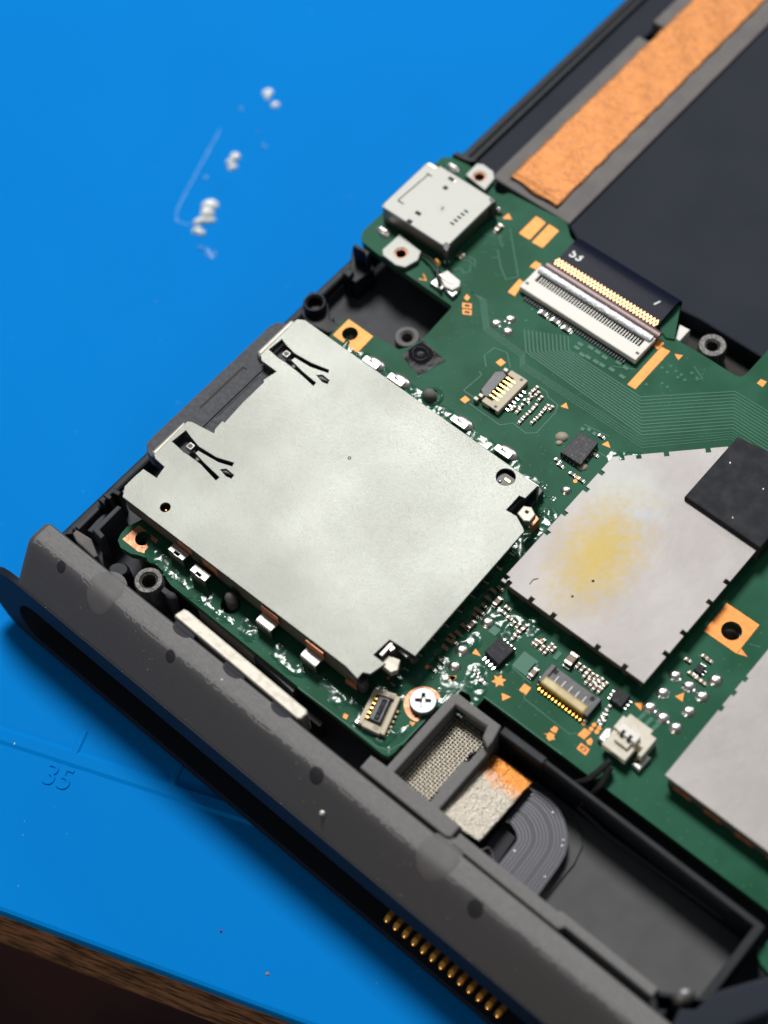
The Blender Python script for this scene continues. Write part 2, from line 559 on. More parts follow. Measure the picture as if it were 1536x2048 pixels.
mat_thing = thing('work_mat', 'bright blue silicone work mat with raised ruler lines lying under the device', 'mat')
B().prism([along(-400, 0), along(400, 0), along(400, 500), along(-400, 500)], -15.3, -13.5, bevel=0.5).obj('mat_sheet', 'blue_silicone', mat_thing, smooth=50)
rp = [(1.13, -23.83), (25.91, -14.06)]
ra, rb = Vector(rp[0]), Vector(rp[1])
rd = (rb - ra).normalized()
ra = ra - rd * 60
rb = rb + rd * 60
rn = Vector((-rd.y, rd.x))
B().strip([ra, rb], 1.9, -13.52, -13.32).obj('ruler_line', 'blue_silicone', mat_thing)
for q in ((8.55, -19.87), (18.85, -15.96)):
    q = Vector(q)
    B().strip([q - rn * 0.6, q + rn * 2.2], 0.95, -13.52, -13.33).obj('ruler_tick', 'blue_silicone', mat_thing)
tq = (9.36, -23.21)
text_obj('number', '35', (tq[0], tq[1], -13.45), 3.3, math.atan2(rd.y, rd.x), 'blue_silicone', mat_thing, depth=0.05, bevel=0.05, bold=-0.05)

# ------------------------------------------------------------------ device case
case = thing('device_case', 'opened black plastic half of a handheld device lying on the blue mat', 'device case')

# base shell and outer wall along the top edge of the device
B().box((-4.4, 100), (-9, 140), (-12.9, -5.2), 0.3).obj('case_floor', 'dark_plastic', case)
B().prism([(-5.4, -6.4), (-4.3, -6.4), (-4.3, 31.0), (-4.2, 140), (-5.3, 140)], -12.2, -3.0, bevel=0.3).obj('outer_wall', 'black_plastic', case)
B().prism([(-4.25, 57.4), (0.55, 57.6), (0.5, 85.8), (0.35, 140), (-4.25, 140)], -5.4, -3.0, bevel=0.15).obj('wall_ledge', 'tray_plastic', case)
B().prism([(-3.7, 58.0), (-3.2, 58.0), (-3.2, 140), (-3.7, 140)], -3.1, -2.5, bevel=0.1).obj('wall_ridge', 'black_plastic', case)
# grey strip that carries the copper tape, with its notch
B().prism([(0.8, 57.9), (12.0, 57.9), (12.0, 140), (0.8, 140), (0.8, 88.6), (2.6, 88.6), (2.6, 85.7), (0.8, 85.7)], -5.2, -0.9, bevel=0.2).obj('frame_strip', 'frame_grey', case)
B().box((0.85, 2.5), (86.0, 88.3), (-5.2, -3.6), 0.1).obj('clip_pocket', 'hole_dark', case)
# dark tray
B().prism([(12.05, 57.9), (13.9, 56.9), (14.6, 56.05), (28.2, 56.05), (31.0, 56.4), (39.6, 56.4), (120, 56.4), (120, 140), (12.05, 140)], -5.2, -1.15, bevel=0.25).obj('battery_tray', 'tray_plastic', case)
B().box((29.0, 39.4), (51.2, 56.3), (-5.2, -3.6), 0.1).obj('boss_pocket', 'hole_dark', case)
B().prism([(30.61, 52.32), (31.1, 52.43), (31.1, 54.31), (29.82, 54.18)], -3, -0.6, bevel=0.1).obj('light_pipe', 'white_plastic', case)
# clip by the top corner of the board
B().prism([(-4.12, 56.84), (-3.99, 57.56), (-1.15, 57.92), (-1.81, 57.25), (-2.4, 57.1)], -3, 0.4, bevel=0.1).obj('edge_clip', 'black_plastic', case)

def boss(c, r, hole, z0, z1, mat, name='screw_boss'):
    return B().lathe(c, [(r * 1.04, z0), (r, z1 - 0.15), (r - 0.12, z1), (hole + 0.25, z1), (hole, z1 - 0.25), (hole, z1 - 2.2), (0, z1 - 2.2)], 32).obj(name, mat, case, smooth=40)
boss((7.69, 34.95), 1.40, 0.62, -5.2, -1.0, 'frame_grey')
boss((-2.42, 31.34), 1.28, 0.82, -5.2, 0.6, 'black_plastic')
boss((7.36, -4.39), 1.50, 0.72, -5.2, 0.2, 'boss_metal')
boss((34.18, 54.02), 1.52, 0.62, -3.7, -0.4, 'boss_metal')
# black carrier around the boss by the reader
B().prism([(-4.37, 32.02), (-4.39, 32.87), (-3.24, 33.08), (-1.82, 32.73), (-0.16, 31.29), (1.92, 31.41), (0.87, 29.73), (-1.86, 29.26), (-3.29, 29.85)], -5.2, -0.6, bevel=0.15).obj('boss_carrier', 'black_plastic', case)
B().prism([(-0.71, 30.95), (-0.99, 32.11), (-0.25, 31.9), (-0.05, 31.19)], -5, -1.0, bevel=0.1).obj('carrier_rib', 'dark_plastic', case)
# clips in the opening beside the port
B().prism([(-4.21, 39.66), (-4.3, 40.12), (-2.22, 40.32), (-1.94, 39.5), (-2.66, 39.83)], -5.2, 0.6, bevel=0.12).obj('port_clip', 'black_plastic', case)
B().prism([(-3.79, 37.24), (-3.78, 38.22), (-2.91, 38.16), (-2.77, 37.22)], -5.2, -1.4, bevel=0.15).obj('port_clip', 'black_plastic', case)
B().prism([(-4.18, 38.81), (-5.74, 41.08), (-2.94, 41.3), (-1.69, 40.16), (-2.08, 37.45), (-3.22, 37.45)], -5.2, -2.0, bevel=0.15).obj('clip_base', 'black_plastic', case)
B().prism([(-5.13, 35.31), (-4.88, 37.63), (-4.03, 37.54), (-4.12, 34.76)], -5.2, -4.0, bevel=0.1).obj('opening_step', 'dark_plastic', case)

# corner pocket at the far end of the rail
B().prism([(-4.03, -0.78), (-3.97, 1.31), (-2.78, 1.43), (-2.68, 0.91), (-3.41, 0.77), (-3.38, -0.41), (-3.04, -0.74)], -5.2, -1.0, bevel=0.1).obj('corner_block', 'black_plastic', case)
B().prism([(-3.91, -0.09), (-3.8, 0.38), (-3.02, 0.33), (-3.05, -0.07)], -5.2, -0.8, bevel=0.08).obj('corner_peg', 'dark_plastic', case)
B().prism([(-4.04, -4.32), (-4.05, -1.19), (-3.56, -1.24), (-3.47, -4.3)], -5.2, -1.8, bevel=0.1).obj('corner_step', 'dark_plastic', case)
B().prism([(-4.15, -4.76), (-3.7, -4.7), (-3.28, -5.25), (-3.87, -5.87)], -5.2, -1.2, bevel=0.1).obj('corner_block', 'black_plastic', case)
B().prism([(-1.38, -3.9), (-1.4, -0.22), (-0.87, -0.1), (-0.75, -3.39), (0.13, -3.56), (0.11, -4.09)], -5.2, 0.0, bevel=0.12).obj('corner_rib', 'dark_plastic', case)
B().prism([(-3.26, -4.66), (-1.31, -4.42), (0.72, -5.41), (0.57, -5.82), (-2.25, -5.63), (-3.24, -5.24)], -5.2, -1.0, bevel=0.2).obj('corner_wedge', 'frame_grey', case)
B().prism([(-3.07, -3.71), (-3.2, -2.17), (-3.14, -1.07), (-2.82, -0.96), (-2.43, -3.49)], -5.2, -2.4, bevel=0.1).obj('corner_panel', 'dark_plastic', case)
B().lathe((10.15, -4.09), [(0.62, -5), (0.60, -0.4), (0.42, -0.05), (0, 0.05)], 20, sy=0.8).obj('guide_post', 'dark_plastic', case, smooth=60)
B().prism([(8.76, -4.39), (8.84, -3.76), (9.91, -3.74), (9.84, -4.36)], -5.2, -0.3, bevel=0.1).obj('post_web', 'dark_plastic', case)
B().lathe((3.21, -5.03), [(1.2, -5), (1.15, -1.8), (0.9, -1.5), (0, -1.5)], 24, sy=0.75, rot=0.6).obj('corner_post', 'black_plastic', case, smooth=50)

# ---- the rail along the side
RP = [(-6.45, 1.35), (-6.62, 1.62), (-6.95, 1.74), (-8.4, 1.80), (-8.8, 1.72), (-9.15, 1.44), (-9.5, 1.02), (-10.2, 0.06), (-11.1, -1.2), (-12.0, -2.5), (-12.38, -3.05)]
def railz(y):
    for (ya, za), (yb, zb) in zip(RP, RP[1:]):
        if yb <= y <= ya:
            return za + (zb - za) * (ya - y) / (ya - yb)
    return RP[0][1] if y > RP[0][0] else RP[-1][1]
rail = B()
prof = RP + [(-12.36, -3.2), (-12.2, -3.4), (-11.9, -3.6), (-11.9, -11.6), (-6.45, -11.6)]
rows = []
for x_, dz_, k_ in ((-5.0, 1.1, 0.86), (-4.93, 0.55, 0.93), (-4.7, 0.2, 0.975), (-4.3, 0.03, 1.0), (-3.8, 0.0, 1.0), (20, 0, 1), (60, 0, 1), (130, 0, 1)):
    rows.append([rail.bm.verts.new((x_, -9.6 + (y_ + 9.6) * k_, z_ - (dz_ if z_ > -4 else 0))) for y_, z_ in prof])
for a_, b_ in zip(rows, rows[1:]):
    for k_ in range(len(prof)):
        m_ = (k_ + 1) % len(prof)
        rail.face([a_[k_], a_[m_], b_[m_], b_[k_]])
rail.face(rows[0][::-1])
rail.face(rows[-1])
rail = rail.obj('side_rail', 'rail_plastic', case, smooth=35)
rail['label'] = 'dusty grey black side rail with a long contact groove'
# outer flange with the long round-ended groove
def stadium(x0, x1, z0, z1, n=10):
    r = (z1 - z0) / 2
    zc = (z0 + z1) / 2
    left = [(x0 + r - r * math.sin(math.pi * i / n), zc + r * math.cos(math.pi * i / n)) for i in range(n + 1)]
    return left + [(x1, z0), (x1, z1)]
fo, fi = stadium(-9.6, 130, -12.6, -3.1), stadium(-5.2, 130, -11.5, -6.0)
def facey(z):
    return -12.58 - 0.165 * (-3.1 - z)
b = B()
vo = [b.bm.verts.new((x, facey(z), z)) for x, z in fo]
vi = [b.bm.verts.new((x, facey(z) + 0.05, z)) for x, z in fi]
vr = [b.bm.verts.new((x + 0.5, -11.2, z)) for x, z in fi]
vb = [b.bm.verts.new((x, -11.9, z)) for x, z in fo]
n = len(fo)
for i in range(n):
    j = (i + 1) % n
    b.face([vo[i], vo[j], vi[j], vi[i]])
    b.face([vi[i], vi[j], vr[j], vr[i]])
    b.face([vb[i], vb[j], vo[j], vo[i]])
b.face(vr)
flange = b.obj('flange', 'rail_side', rail, smooth=40)
# gold contact pins in the groove
p0, p1 = (45.67, -12.69), (59.41, -12.82)
pin = B().tube([(0, 0.5, 0.1), (0, 0.2, 0.30), (0, -0.2, 0.28), (0, -0.42, 0.0)], 0.35, 10).obj('contact_pin', 'gold', rail, smooth=60)
for i in range(13):
    t = i / 12
    loc = (p0[0] + (p1[0] - p0[0]) * t, p0[1] + (p1[1] - p0[1]) * t, -10.8)
    if i == 0:
        pin.location = loc
    else:
        put('contact_pin', pin, rail, loc)
# ragged film on the rail's flat top: grey dust plus painted-in lit brightness
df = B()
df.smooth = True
def lit_dust_fn(u, v):
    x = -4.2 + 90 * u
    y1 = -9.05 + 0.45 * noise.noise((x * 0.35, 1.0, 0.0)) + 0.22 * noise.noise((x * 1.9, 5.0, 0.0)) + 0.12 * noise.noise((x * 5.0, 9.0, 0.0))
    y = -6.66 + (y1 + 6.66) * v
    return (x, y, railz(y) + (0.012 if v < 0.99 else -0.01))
df.grid(lit_dust_fn, 420, 10)
do_ = df.obj('rail_lit_dust_film', 'rail_dusty_lit', rail, smooth=60)
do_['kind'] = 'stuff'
# plugs, smooth discs and half-moon marks lying on the curved top of the rail
def draped(name, c, rx, ry, lift, mat, edge=0.05):
    b = B()
    def fn(u, v):
        a = 2 * math.pi * u
        r = v
        x, y = c[0] + rx * r * math.cos(a), c[1] + ry * r * math.sin(a)
        return (x, y, railz(y) + (lift if r < 0.97 else -0.03))
    b.grid(fn, 28, 8)
    bmesh.ops.remove_doubles(b.bm, verts=b.bm.verts[:], dist=1e-4)
    o = b.obj(name, mat, rail, smooth=35)
    return o
draped('rail_plug', (15.49, -9.22), 0.60, 0.50, 0.05, 'plug_dark')
draped('rail_plug', (34.62, -9.18), 0.82, 0.70, 0.05, 'plug_dark')
draped('rail_plug', (53.82, -9.38), 0.82, 0.70, 0.05, 'plug_dark')
draped('rail_plug', (0.03, -9.18), 0.60, 0.50, 0.05, 'plug_dark')
draped('smooth_disc', (5.47, -8.22), 2.05, 2.25, 0.035, 'disc_smooth')
draped('smooth_disc', (48.31, -7.91), 2.15, 2.25, 0.035, 'disc_smooth')
for c in ((14.57, -6.71), (21.37, -6.83), (27.69, -6.65)):
    draped('bar_cutout', (c[0], -6.42), 1.35, 0.85, 0.03, 'plug_dark')
# raised ledges along the inner side of the rail
B().prism([(37.3, -4.55), (38.9, -4.45), (48.1, -4.5), (48.1, -5.9), (47.6, -6.15), (37.3, -6.15)], -5, 1.72, bevel=0.22).obj('inner_ledge', 'rail_dusty_lit', rail, smooth=40)
B().prism([(48.4, -5.0), (59.6, -5.0), (59.9, -4.75), (70.4, -4.75), (70.4, -5.75), (61.0, -5.75), (60.6, -6.3), (48.4, -6.3)], -5, 1.50, bevel=0.2).obj('inner_ledge', 'rail_dusty_lit', rail, smooth=40)

# silver bar along the rail and the dark strip behind it
B().prism([(12.75, -5.75), (13.0, -4.75), (13.5, -4.62), (29.6, -4.95), (29.95, -5.25), (29.85, -6.05), (29.5, -6.3), (12.9, -6.0)], -2.0, 1.62, bevel=0.18).obj('silver_bar', 'nickel_bar', case, smooth=50)
B().prism([(13.19, -3.46), (13.27, -2.96), (20.91, -3), (21.05, -3.65)], -3, -0.7, bevel=0.08).obj('switch_strip', 'frame_grey', case)
B().prism([(20.86, -3.52), (20.9, -3.21), (26.36, -3.34), (26.49, -3.91)], -3, -0.8, bevel=0.05).obj('switch_strip', 'flex_grey', case)
B().box((12.0, 30.4), (-4.6, -3.9), (-5, -2.2), 0.1).obj('bar_channel', 'hole_dark', case)

# ---- speaker bay
B().prism([(38.95, -4.5), (39.9, -4.5), (39.95, 4.55), (43.6, 4.75), (44.0, 3.6), (45.0, 3.1), (45.0, 3.9), (44.6, 5.6), (39.4, 5.6), (38.95, 5.1)], -5, 1.0, bevel=0.18).obj('bay_wall', 'rail_dusty_lit', case, smooth=40)
B().prism([(43.9, -4.5), (45.1, -4.5), (45.1, 3.3), (44.2, 3.2), (44.2, 1.3), (43.7, 0.9), (43.7, -2.6), (43.95, -3.0)], -5, -0.2, bevel=0.18).obj('bay_wall', 'rail_dusty_lit', case, smooth=40)
B().prism([(44.8, 5.0), (49.9, 5.1), (49.9, 5.95), (44.8, 5.9)], -5, 0.7, bevel=0.15).obj('bay_wall', 'black_plastic', case, smooth=40)
B().prism([(49.9, 5.2), (73.4, 5.0), (73.4, -2.9), (69.5, -5.4), (70.4, -5.4), (74.3, -2.9), (74.3, 5.6), (73.9, 5.75), (49.9, 5.72)], -5, 0.9, bevel=0.16).obj('bay_wall', 'black_plastic', case, smooth=40)
B().box((44.9, 74), (-4.9, 5.1), (-5.2, -4.6), 0.05).obj('bay_floor', 'bay_grey', case)
# raised floor panel with a rounded corner (its edge is the seam behind the flex cable)
B().prism([(46.87, 1.14), (50.37, 4.88), (52.9, 4.88), (55.33, 3.99), (56.62, 2.81), (57.09, 0.97), (57.09, -3.63), (56.58, -4.65), (50.16, -4.81)], -5, -4.35, bevel=0.08).obj('floor_panel', 'bay_grey', case)
# woven metal mesh
mesh = B()
mesh.smooth = True
nx, ny = 13, 29
for i in range(nx):
    x = 40.05 + 3.95 * i / (nx - 1)
    mesh.tube([(x, -4.5 + 9.0 * k / (ny - 1), -1.5 + 0.07 * (1 if (i + k) % 2 else -1)) for k in range(ny)], 0.10, 5)
for k in range(ny):
    y = -4.5 + 9.0 * k / (ny - 1)
    mesh.tube([(40.0 + 4.05 * i / (nx - 1), y, -1.5 - 0.07 * (1 if (i + k) % 2 else -1)) for i in range(nx)], 0.10, 5)
mo = mesh.obj('speaker_mesh', 'mesh_wire', case)
mo['kind'] = 'stuff'
mo['label'] = 'fine woven metal speaker mesh set in the bay'
B().box((39.9, 44.1), (-4.6, 4.7), (-5, -1.9)).obj('mesh_backing', 'hole_dark', case)
g = B()
g.smooth = True
for k in range(26):
    t = k / 25
    g.dome((43.75 - 0.1 * math.sin(k * 1.7), -3.6 + 6.2 * t), 0.22 + 0.06 * math.sin(k * 2.3), 0.20, 0.22, -1.45, n=8, k=3)
g.obj('glue_seam', 'sticker_gloss', case)
# bracket and pin at the far lower corner
B().prism([(73.47, -8.41), (72.75, -5.19), (73.83, -4.4), (74.26, -2.05), (77.24, 2.35), (79.04, -0.26), (77.51, -3.03), (76.21, -6.09)], -5, 2.5, bevel=0.4).obj('corner_bracket', 'tray_plastic', case, smooth=50)
B().prism([(70.14, -5.85), (70.61, -5.33), (71.39, -6.06), (71.98, -5.56), (72.67, -7.48), (71.79, -8.22)], -5, 1.2, bevel=0.3).obj('corner_rib', 'black_plastic', case, smooth=50)
B().lathe((72.42, -4), [(0.95, -4), (0.92, 2.2), (0.7, 2.75), (0.3, 2.98), (0, 3.0)], 24, sy=0.75, rot=0.9).obj('locating_pin', 'steel', case, smooth=60)

# ------------------------------------------------------------------ circuit board
pcb = thing('circuit_board', 'green circuit board with copper pads and solder points inside the black case', 'circuit board')
pad_a, pad_b, pad_c = (3.46, -1.32), (3.14, 30.86), (55.25, 27.59)
outline = [(1.3, -2.4), (1.6, -3.1), (2.4, -3.5), (3.7, -3.35), (4.5, -2.95), (5.3, -2.7), (6.8, -2.6), (7.8, -2.72), (8.6, -3.1), (9.4, -3.3), (37.5, -3.4), (38.15, -3.2),
           (38.35, -2.5), (38.3, 5.9), (38.45, 6.6), (38.9, 7.1), (39.5, 7.25), (54.0, 7.2), (85, 7.3), (85, 60), (39.25, 60), (39.2, 52.9), (39.0, 52.3), (38.4, 52.05), (33.9, 52.1),
           (31.2, 51.95), (30.6, 52.2), (28.75, 55.4), (28.3, 55.75), (14.4, 55.75), (13.6, 56.0), (12.2, 57.2), (11.6, 57.3), (4.4, 56.7), (3.9, 56.0), (3.2, 55.8), (2.5, 56.2), (2.2, 57.0), (-3.9, 57.0), (-5.0, 56.0),
           (-5.1, 42.4), (-4.7, 41.6), (-4.1, 41.15), (-1.9, 40.95), (9.3, 40.55), (9.5, 40.3), (9.75, 35.2), (9.3, 33.6), (8.6, 32.6), (6.0, 32.35), (1.8, 32.4), (1.25, 31.8), (1.5, 29.5), (2.1, 28.0),
           (2.1, 1.2), (1.6, -0.3), (1.2, -1.4)]
peg_a, peg_b = (15.58, -0.95), (15.17, 30.09)
holes = [circ(pad_a, 0.82), circ(pad_b, 0.88), circ(pad_c, 1.0), circ((peg_a[0], peg_a[1] - 0.15), 1.0), circ((0.3, 42.63), 0.62), circ((0.19, 56.48), 0.70)]
o = B().prism(outline, -1.0, 0.0, holes).obj('board', ['green_mask', 'green_edge'], pcb)
for pl in o.data.polygons:
    if abs(pl.normal.z) < 0.5:
        pl.material_index = 1
# small second board that shows at the far corner
B().prism([(74.97, 3.71), (74.98, 5.42), (75.91, 6.86), (78.18, 3.55), (76.61, 3), (75.66, 3.24)], -2, -1.0, bevel=0.1).obj('second_board', 'green_mask', pcb)

def pad(pts, z=0.03, mat='copper_pad', name='copper_pad', holes=()):
    return B().prism(pts, -0.02, z, holes).obj(name, mat, pcb)
pad([(2, -0.49), (4.81, -0.46), (5.29, -2.24), (4.12, -2.71), (1.88, -2.72)], 0.04, 'copper_worn', 'mounting_pad', [circ(pad_a, 0.84)])
pad([(1.75, 32.22), (5.33, 32.16), (5.4, 29.5), (1.79, 29.59)], 0.04, 'copper_pad', 'mounting_pad', [circ(pad_b, 0.9)])
pad([(53.16, 29.76), (56.94, 29.78), (57.01, 25.92), (53.19, 25.91)], 0.04, 'copper_pad', 'mounting_pad', [circ(pad_c, 1.02)])
# threads seen inside the mounting holes
for c, r in ((pad_a, 0.80), (pad_b, 0.86), (pad_c, 0.98)):
    B().lathe(c, [(r + 0.4, -4.5), (r + 0.4, -1.05), (r - 0.12, -1.05), (r - 0.12, -1.35), (r - 0.02, -1.5), (r - 0.12, -1.65), (r - 0.02, -1.8), (r - 0.12, -1.95), (r - 0.12, -4), (0, -4)], 24).obj('insert', 'tin_side', pcb, smooth=40)
RECTS = [[(8.84, 55.92), (10.27, 55.86), (10.34, 52.86), (8.85, 52.85)], [(10.69, 55.9), (12.11, 55.84), (12.18, 52.85), (10.77, 52.76)],
         [(12.72, 50.95), (13.58, 50.95), (13.43, 50.07), (12.68, 49.94)], [(12.85, 47.95), (13.49, 47.85), (13.93, 45.79), (12.97, 45.78)],
         [(29.45, 50.86), (30.22, 50.75), (30.18, 49.71), (29.42, 49.82)], [(30.27, 50.21), (31.32, 50.33), (31.34, 44.19), (30.34, 44.16)],
         [(40.76, 53.31), (41.44, 53.43), (41.47, 52.61), (40.73, 52.64)],
         [(17.93, 38.5), (18.65, 38.38), (18.51, 37.68), (17.79, 37.76)], [(17.99, 32.46), (18.68, 32.38), (18.54, 31.69), (17.86, 31.76)],
         [(32.04, -2.58), (32.47, -2.49), (32.62, -2.93), (32.2, -3)], [(43.33, 10.68), (44.1, 10.72), (44.18, 9.85), (43.36, 9.82)],
         [(50.53, 10.69), (51.27, 10.73), (51.19, 9.76), (50.44, 9.75)]]
for r in RECTS:
    pad(r)
TRIS = [('c1', [(6.16, 54.32), (6.98, 53.88), (6.09, 53.33)]), ('c6', [(26.75, 38.37), (27.4, 37.9), (26.59, 37.62)]), ('c6', [(33.01, 37.31), (33.7, 36.81), (32.75, 36.6)]),
        ('c2', [(31.88, 50.34), (32.67, 50.74), (32.65, 49.96)]), ('d1', [(37.41, 10.56), (38.33, 10.25), (37.47, 9.95)]), ('d1', [(37.14, 6.69), (37.89, 7.11), (37.89, 6.41)]),
        ('d1', [(42.28, 8.54), (43.21, 8.77), (42.84, 7.97)]), ('d1', [(52.59, 15.66), (53.13, 16.16), (53.52, 15.45)]), ('d3', [(55.12, 18.64), (55.55, 19.51), (55.98, 18.66)]),
        ('d3', [(57.05, 26.62), (58, 26.29), (57.08, 25.97)]), ('c8', [(37.2, 6.63), (37.82, 7.19), (37.9, 6.48)]), ('c8', [(37.43, 0.67), (37.87, 1.03), (37.93, 0.55)]),
        ('c2', [(6.03, 54.21), (6.92, 53.8), (5.91, 53.49)])]
for k, (_, t) in enumerate(TRIS[:-1]):
    pad(t, name='copper_triangle')
# star, arrows and framed marks in copper
def star(c, r):
    return [(c[0] + (r if i % 2 else r * 0.52) * math.cos(i * math.pi / 6 + 0.3), c[1] + (r if i % 2 else r * 0.52) * math.sin(i * math.pi / 6 + 0.3)) for i in range(12)]
pad(star((41.27, 9.35), 0.72), name='copper_star')
pad([(48.13, 8.52), (48.22, 9.07), (48.63, 9.12), (48.79, 8.58), (48.41, 8.5)], name='copper_arrow')
pad([(47.89, 7.84), (48.2, 8), (48.24, 8.28), (48.77, 8.38), (48.9, 8.1), (49.14, 8.02), (48.85, 7.83), (48.78, 7.59), (48.37, 7.67), (48.29, 7.89)], name='copper_mark')
pad([(51.4, 9.78), (51.58, 10.32), (51.93, 10.13), (52.03, 9.7), (51.72, 9.58)], name='copper_arrow')
pad([(51.16, 9.31), (52.19, 9.31), (52.27, 8.58), (51.23, 8.6)], name='copper_frame', holes=[[(51.37, 9.15), (52, 9.15), (52.03, 8.76), (51.41, 8.76)]])
pad([(51.53, 9.05), (51.9, 9.06), (51.9, 8.84), (51.57, 8.83)], name='copper_mark')
pad([(9.67, 42.77), (10.23, 42.66), (10.23, 42.1), (9.7, 42.24)], name='copper_arrow')
for y in (1080, 1117):
    if y == 1080:
        q = [(10.01, 41.59), (10.87, 42.1), (11.29, 41.6), (10.43, 41.08)]; h = [(10.29, 41.59), (10.82, 41.89), (11.04, 41.62), (10.51, 41.32)]
    else:
        q = [(10.57, 40.92), (11.43, 41.43), (11.84, 40.93), (11.01, 40.44)]; h = [(10.85, 40.91), (11.37, 41.22), (11.59, 40.95), (11.07, 40.65)]
    pad(q, name='copper_frame', holes=[h])
B().strip([(4.19, 41.13), (4.97, 41.46), (4.14, 41.94)], 0.16, 0.0, 0.035).obj('copper_mark', 'copper_pad', pcb)
for c in ((51.01, 11.52), (51.58, 11.56), (51.05, 11.02), (51.63, 11.12), (41.85, 15.25), (37.53, 14.97), (50.19, 11.03), (33.28, 31.92), (33.33, 31.43), (35.04, 6.12), (32.94, 2.85)):
    pad(circ(c, 0.22, 10), name='copper_dot')

# raised traces under the solder mask
def trace(pts, w=0.20, h=0.035):
    return B().strip(pts, w, -0.02, h).obj('trace', 'green_trace', pcb)
TOP = [(21.69, 45.2), (22.9, 43.79), (32.36, 43.73), (39.54, 50.38), (44.14, 50.47)]
BOT = [(17.5, 42.99), (19.49, 40.79), (35.25, 40.07), (42.01, 46.57), (46.85, 46.54)]
N = 12
for i in range(N):
    t = i / (N - 1)
    trace([(a[0] + (b_[0] - a[0]) * t, a[1] + (b_[1] - a[1]) * t) for a, b_ in zip(TOP, BOT)], 0.19)
ua = [(8.49, 43.59), (11.26, 43.13), (14.19, 40.2), (19.4, 39.92), (20.25, 38.86)]
ub = [(9.46, 43.31), (11.76, 43.44), (14.37, 40.81), (19.39, 40.59), (20.35, 39.48)]
ta = [(36.21, 38.86), (42.6, 45.34), (47.67, 45.35)]
tb = [(35.55, 39.76), (42.25, 46.22), (47.11, 46.17)]
for i in range(4):
    t = i / 3
    trace([(a[0] + (b_[0] - a[0]) * t, a[1] + (b_[1] - a[1]) * t) for a, b_ in zip(ua + ta, ub + tb)], 0.11)
for pts in ([(7.64, 52.77), (12.53, 48.12), (11.76, 46.95), (10.36, 47.84)], [(7.15, 51.37), (8.62, 50.2)], [(8.41, 49.61), (10.36, 47.84)], [(8.59, 48.31), (9.32, 48.88)], [(5.86, 50.36), (7.72, 51.38)],
            [(6.28, 44.34), (6.84, 45.07), (7.55, 44.78), (7.97, 45.39), (7.4, 46.08)], [(6.05, 46.02), (6.83, 46.49), (7.97, 46.24), (7.4, 46.94), (6.54, 46.84)], [(3.95, 42.94), (5.16, 43.17)],
            [(17.4, 36.64), (16.28, 37.68), (16.48, 39.09), (17.94, 39.48), (19.45, 38.16)], [(17.41, 32.84), (17.65, 35.57), (17.12, 35.78)], [(17.41, 32.84), (19.06, 32.89)],
            [(18.94, 31.96), (23.12, 31.89), (24.02, 32.92), (25.85, 32.79), (26.66, 33.5), (26.65, 36.67), (26.26, 37.6), (24.86, 37.74), (24.35, 38.16), (22.94, 38.19)], [(29.85, 37.38), (32.75, 37.87)], [(33.02, 35.66), (34.27, 35.66)],
            [(43.85, 9.93), (44.33, 9.44), (49.78, 9.31), (50.33, 9.82)], [(38.47, 6.59), (38.91, 7.15), (44.59, 7.23), (50.51, 7.26)], [(41.36, 11.24), (43.82, 11.08)], [(26.79, -3.41), (36.78, -3.17), (37.82, -2.74), (38.35, -1.24), (38.48, 5.54)],
            [(12.52, 31.11), (12.88, 33.04)], [(16.4, 29.8), (18.03, 29.73)], [(34.36, 50.33), (35.98, 49.64), (35.61, 48.92)], [(27.66, 44.99), (29.93, 46.23)],
            [(57.33, 27.5), (58.38, 27.92)]):
    trace(pts, 0.16)
for pts in ([(53.91, 14.52), (53.99, 15.53)], [(54.71, 14.47), (54.82, 15.53)], [(55.51, 14.4), (55.6, 15.49)]):
    trace(pts, 0.55, 0.05)
# unfilled pads that only show as raised mask
def bump_rect(c, sx, sy, rot=0.0):
    return B().box((c[0] - sx, c[0] + sx), (c[1] - sy, c[1] + sy), (-0.02, 0.06), 0.03, rot).obj('mask_pad', 'green_trace', pcb)
for c in ((26.03, 44.41), (26.8, 44.45), (27.93, 44.64), (29.32, 44.61), (24.33, 44.2), (25.04, 44.34), (23.35, 44.57), (23.36, 45.16), (25.42, 45.5), (26.41, 45.42), (27.96, 45.8), (28.94, 45.72), (24.5, 45.49)):
    bump_rect(c, 0.36, 0.22)
for c in ((31.93, 48.11), (32.51, 48.86), (33.33, 48.66), (32.69, 48), (34.02, 48.64), (33.93, 48.15), (34.69, 48.33), (34.74, 49.5), (35.55, 49.3), (31.9, 45.4), (33.11, 46.51), (33.8, 46.49), (16.93, 44), (16.51, 45.59)):
    B().dome(c, 0.24, 0.24, 0.07, -0.01, n=12, k=3).obj('mask_pad', 'green_trace', pcb, smooth=60)
for c, sx, sy in (((42.1, 12.34), 0.9, 1.0), ((43.03, 12.41), 0.25, 0.6), ((43.96, 14.96), 0.25, 0.5), ((30.65, 37.21), 0.22, 0.22), ((31.36, 37.17), 0.22, 0.22), ((30.08, 36.85), 0.22, 0.22), ((37.6, 13.19), 0.45, 0.45)):
    bump_rect(c, sx, sy)

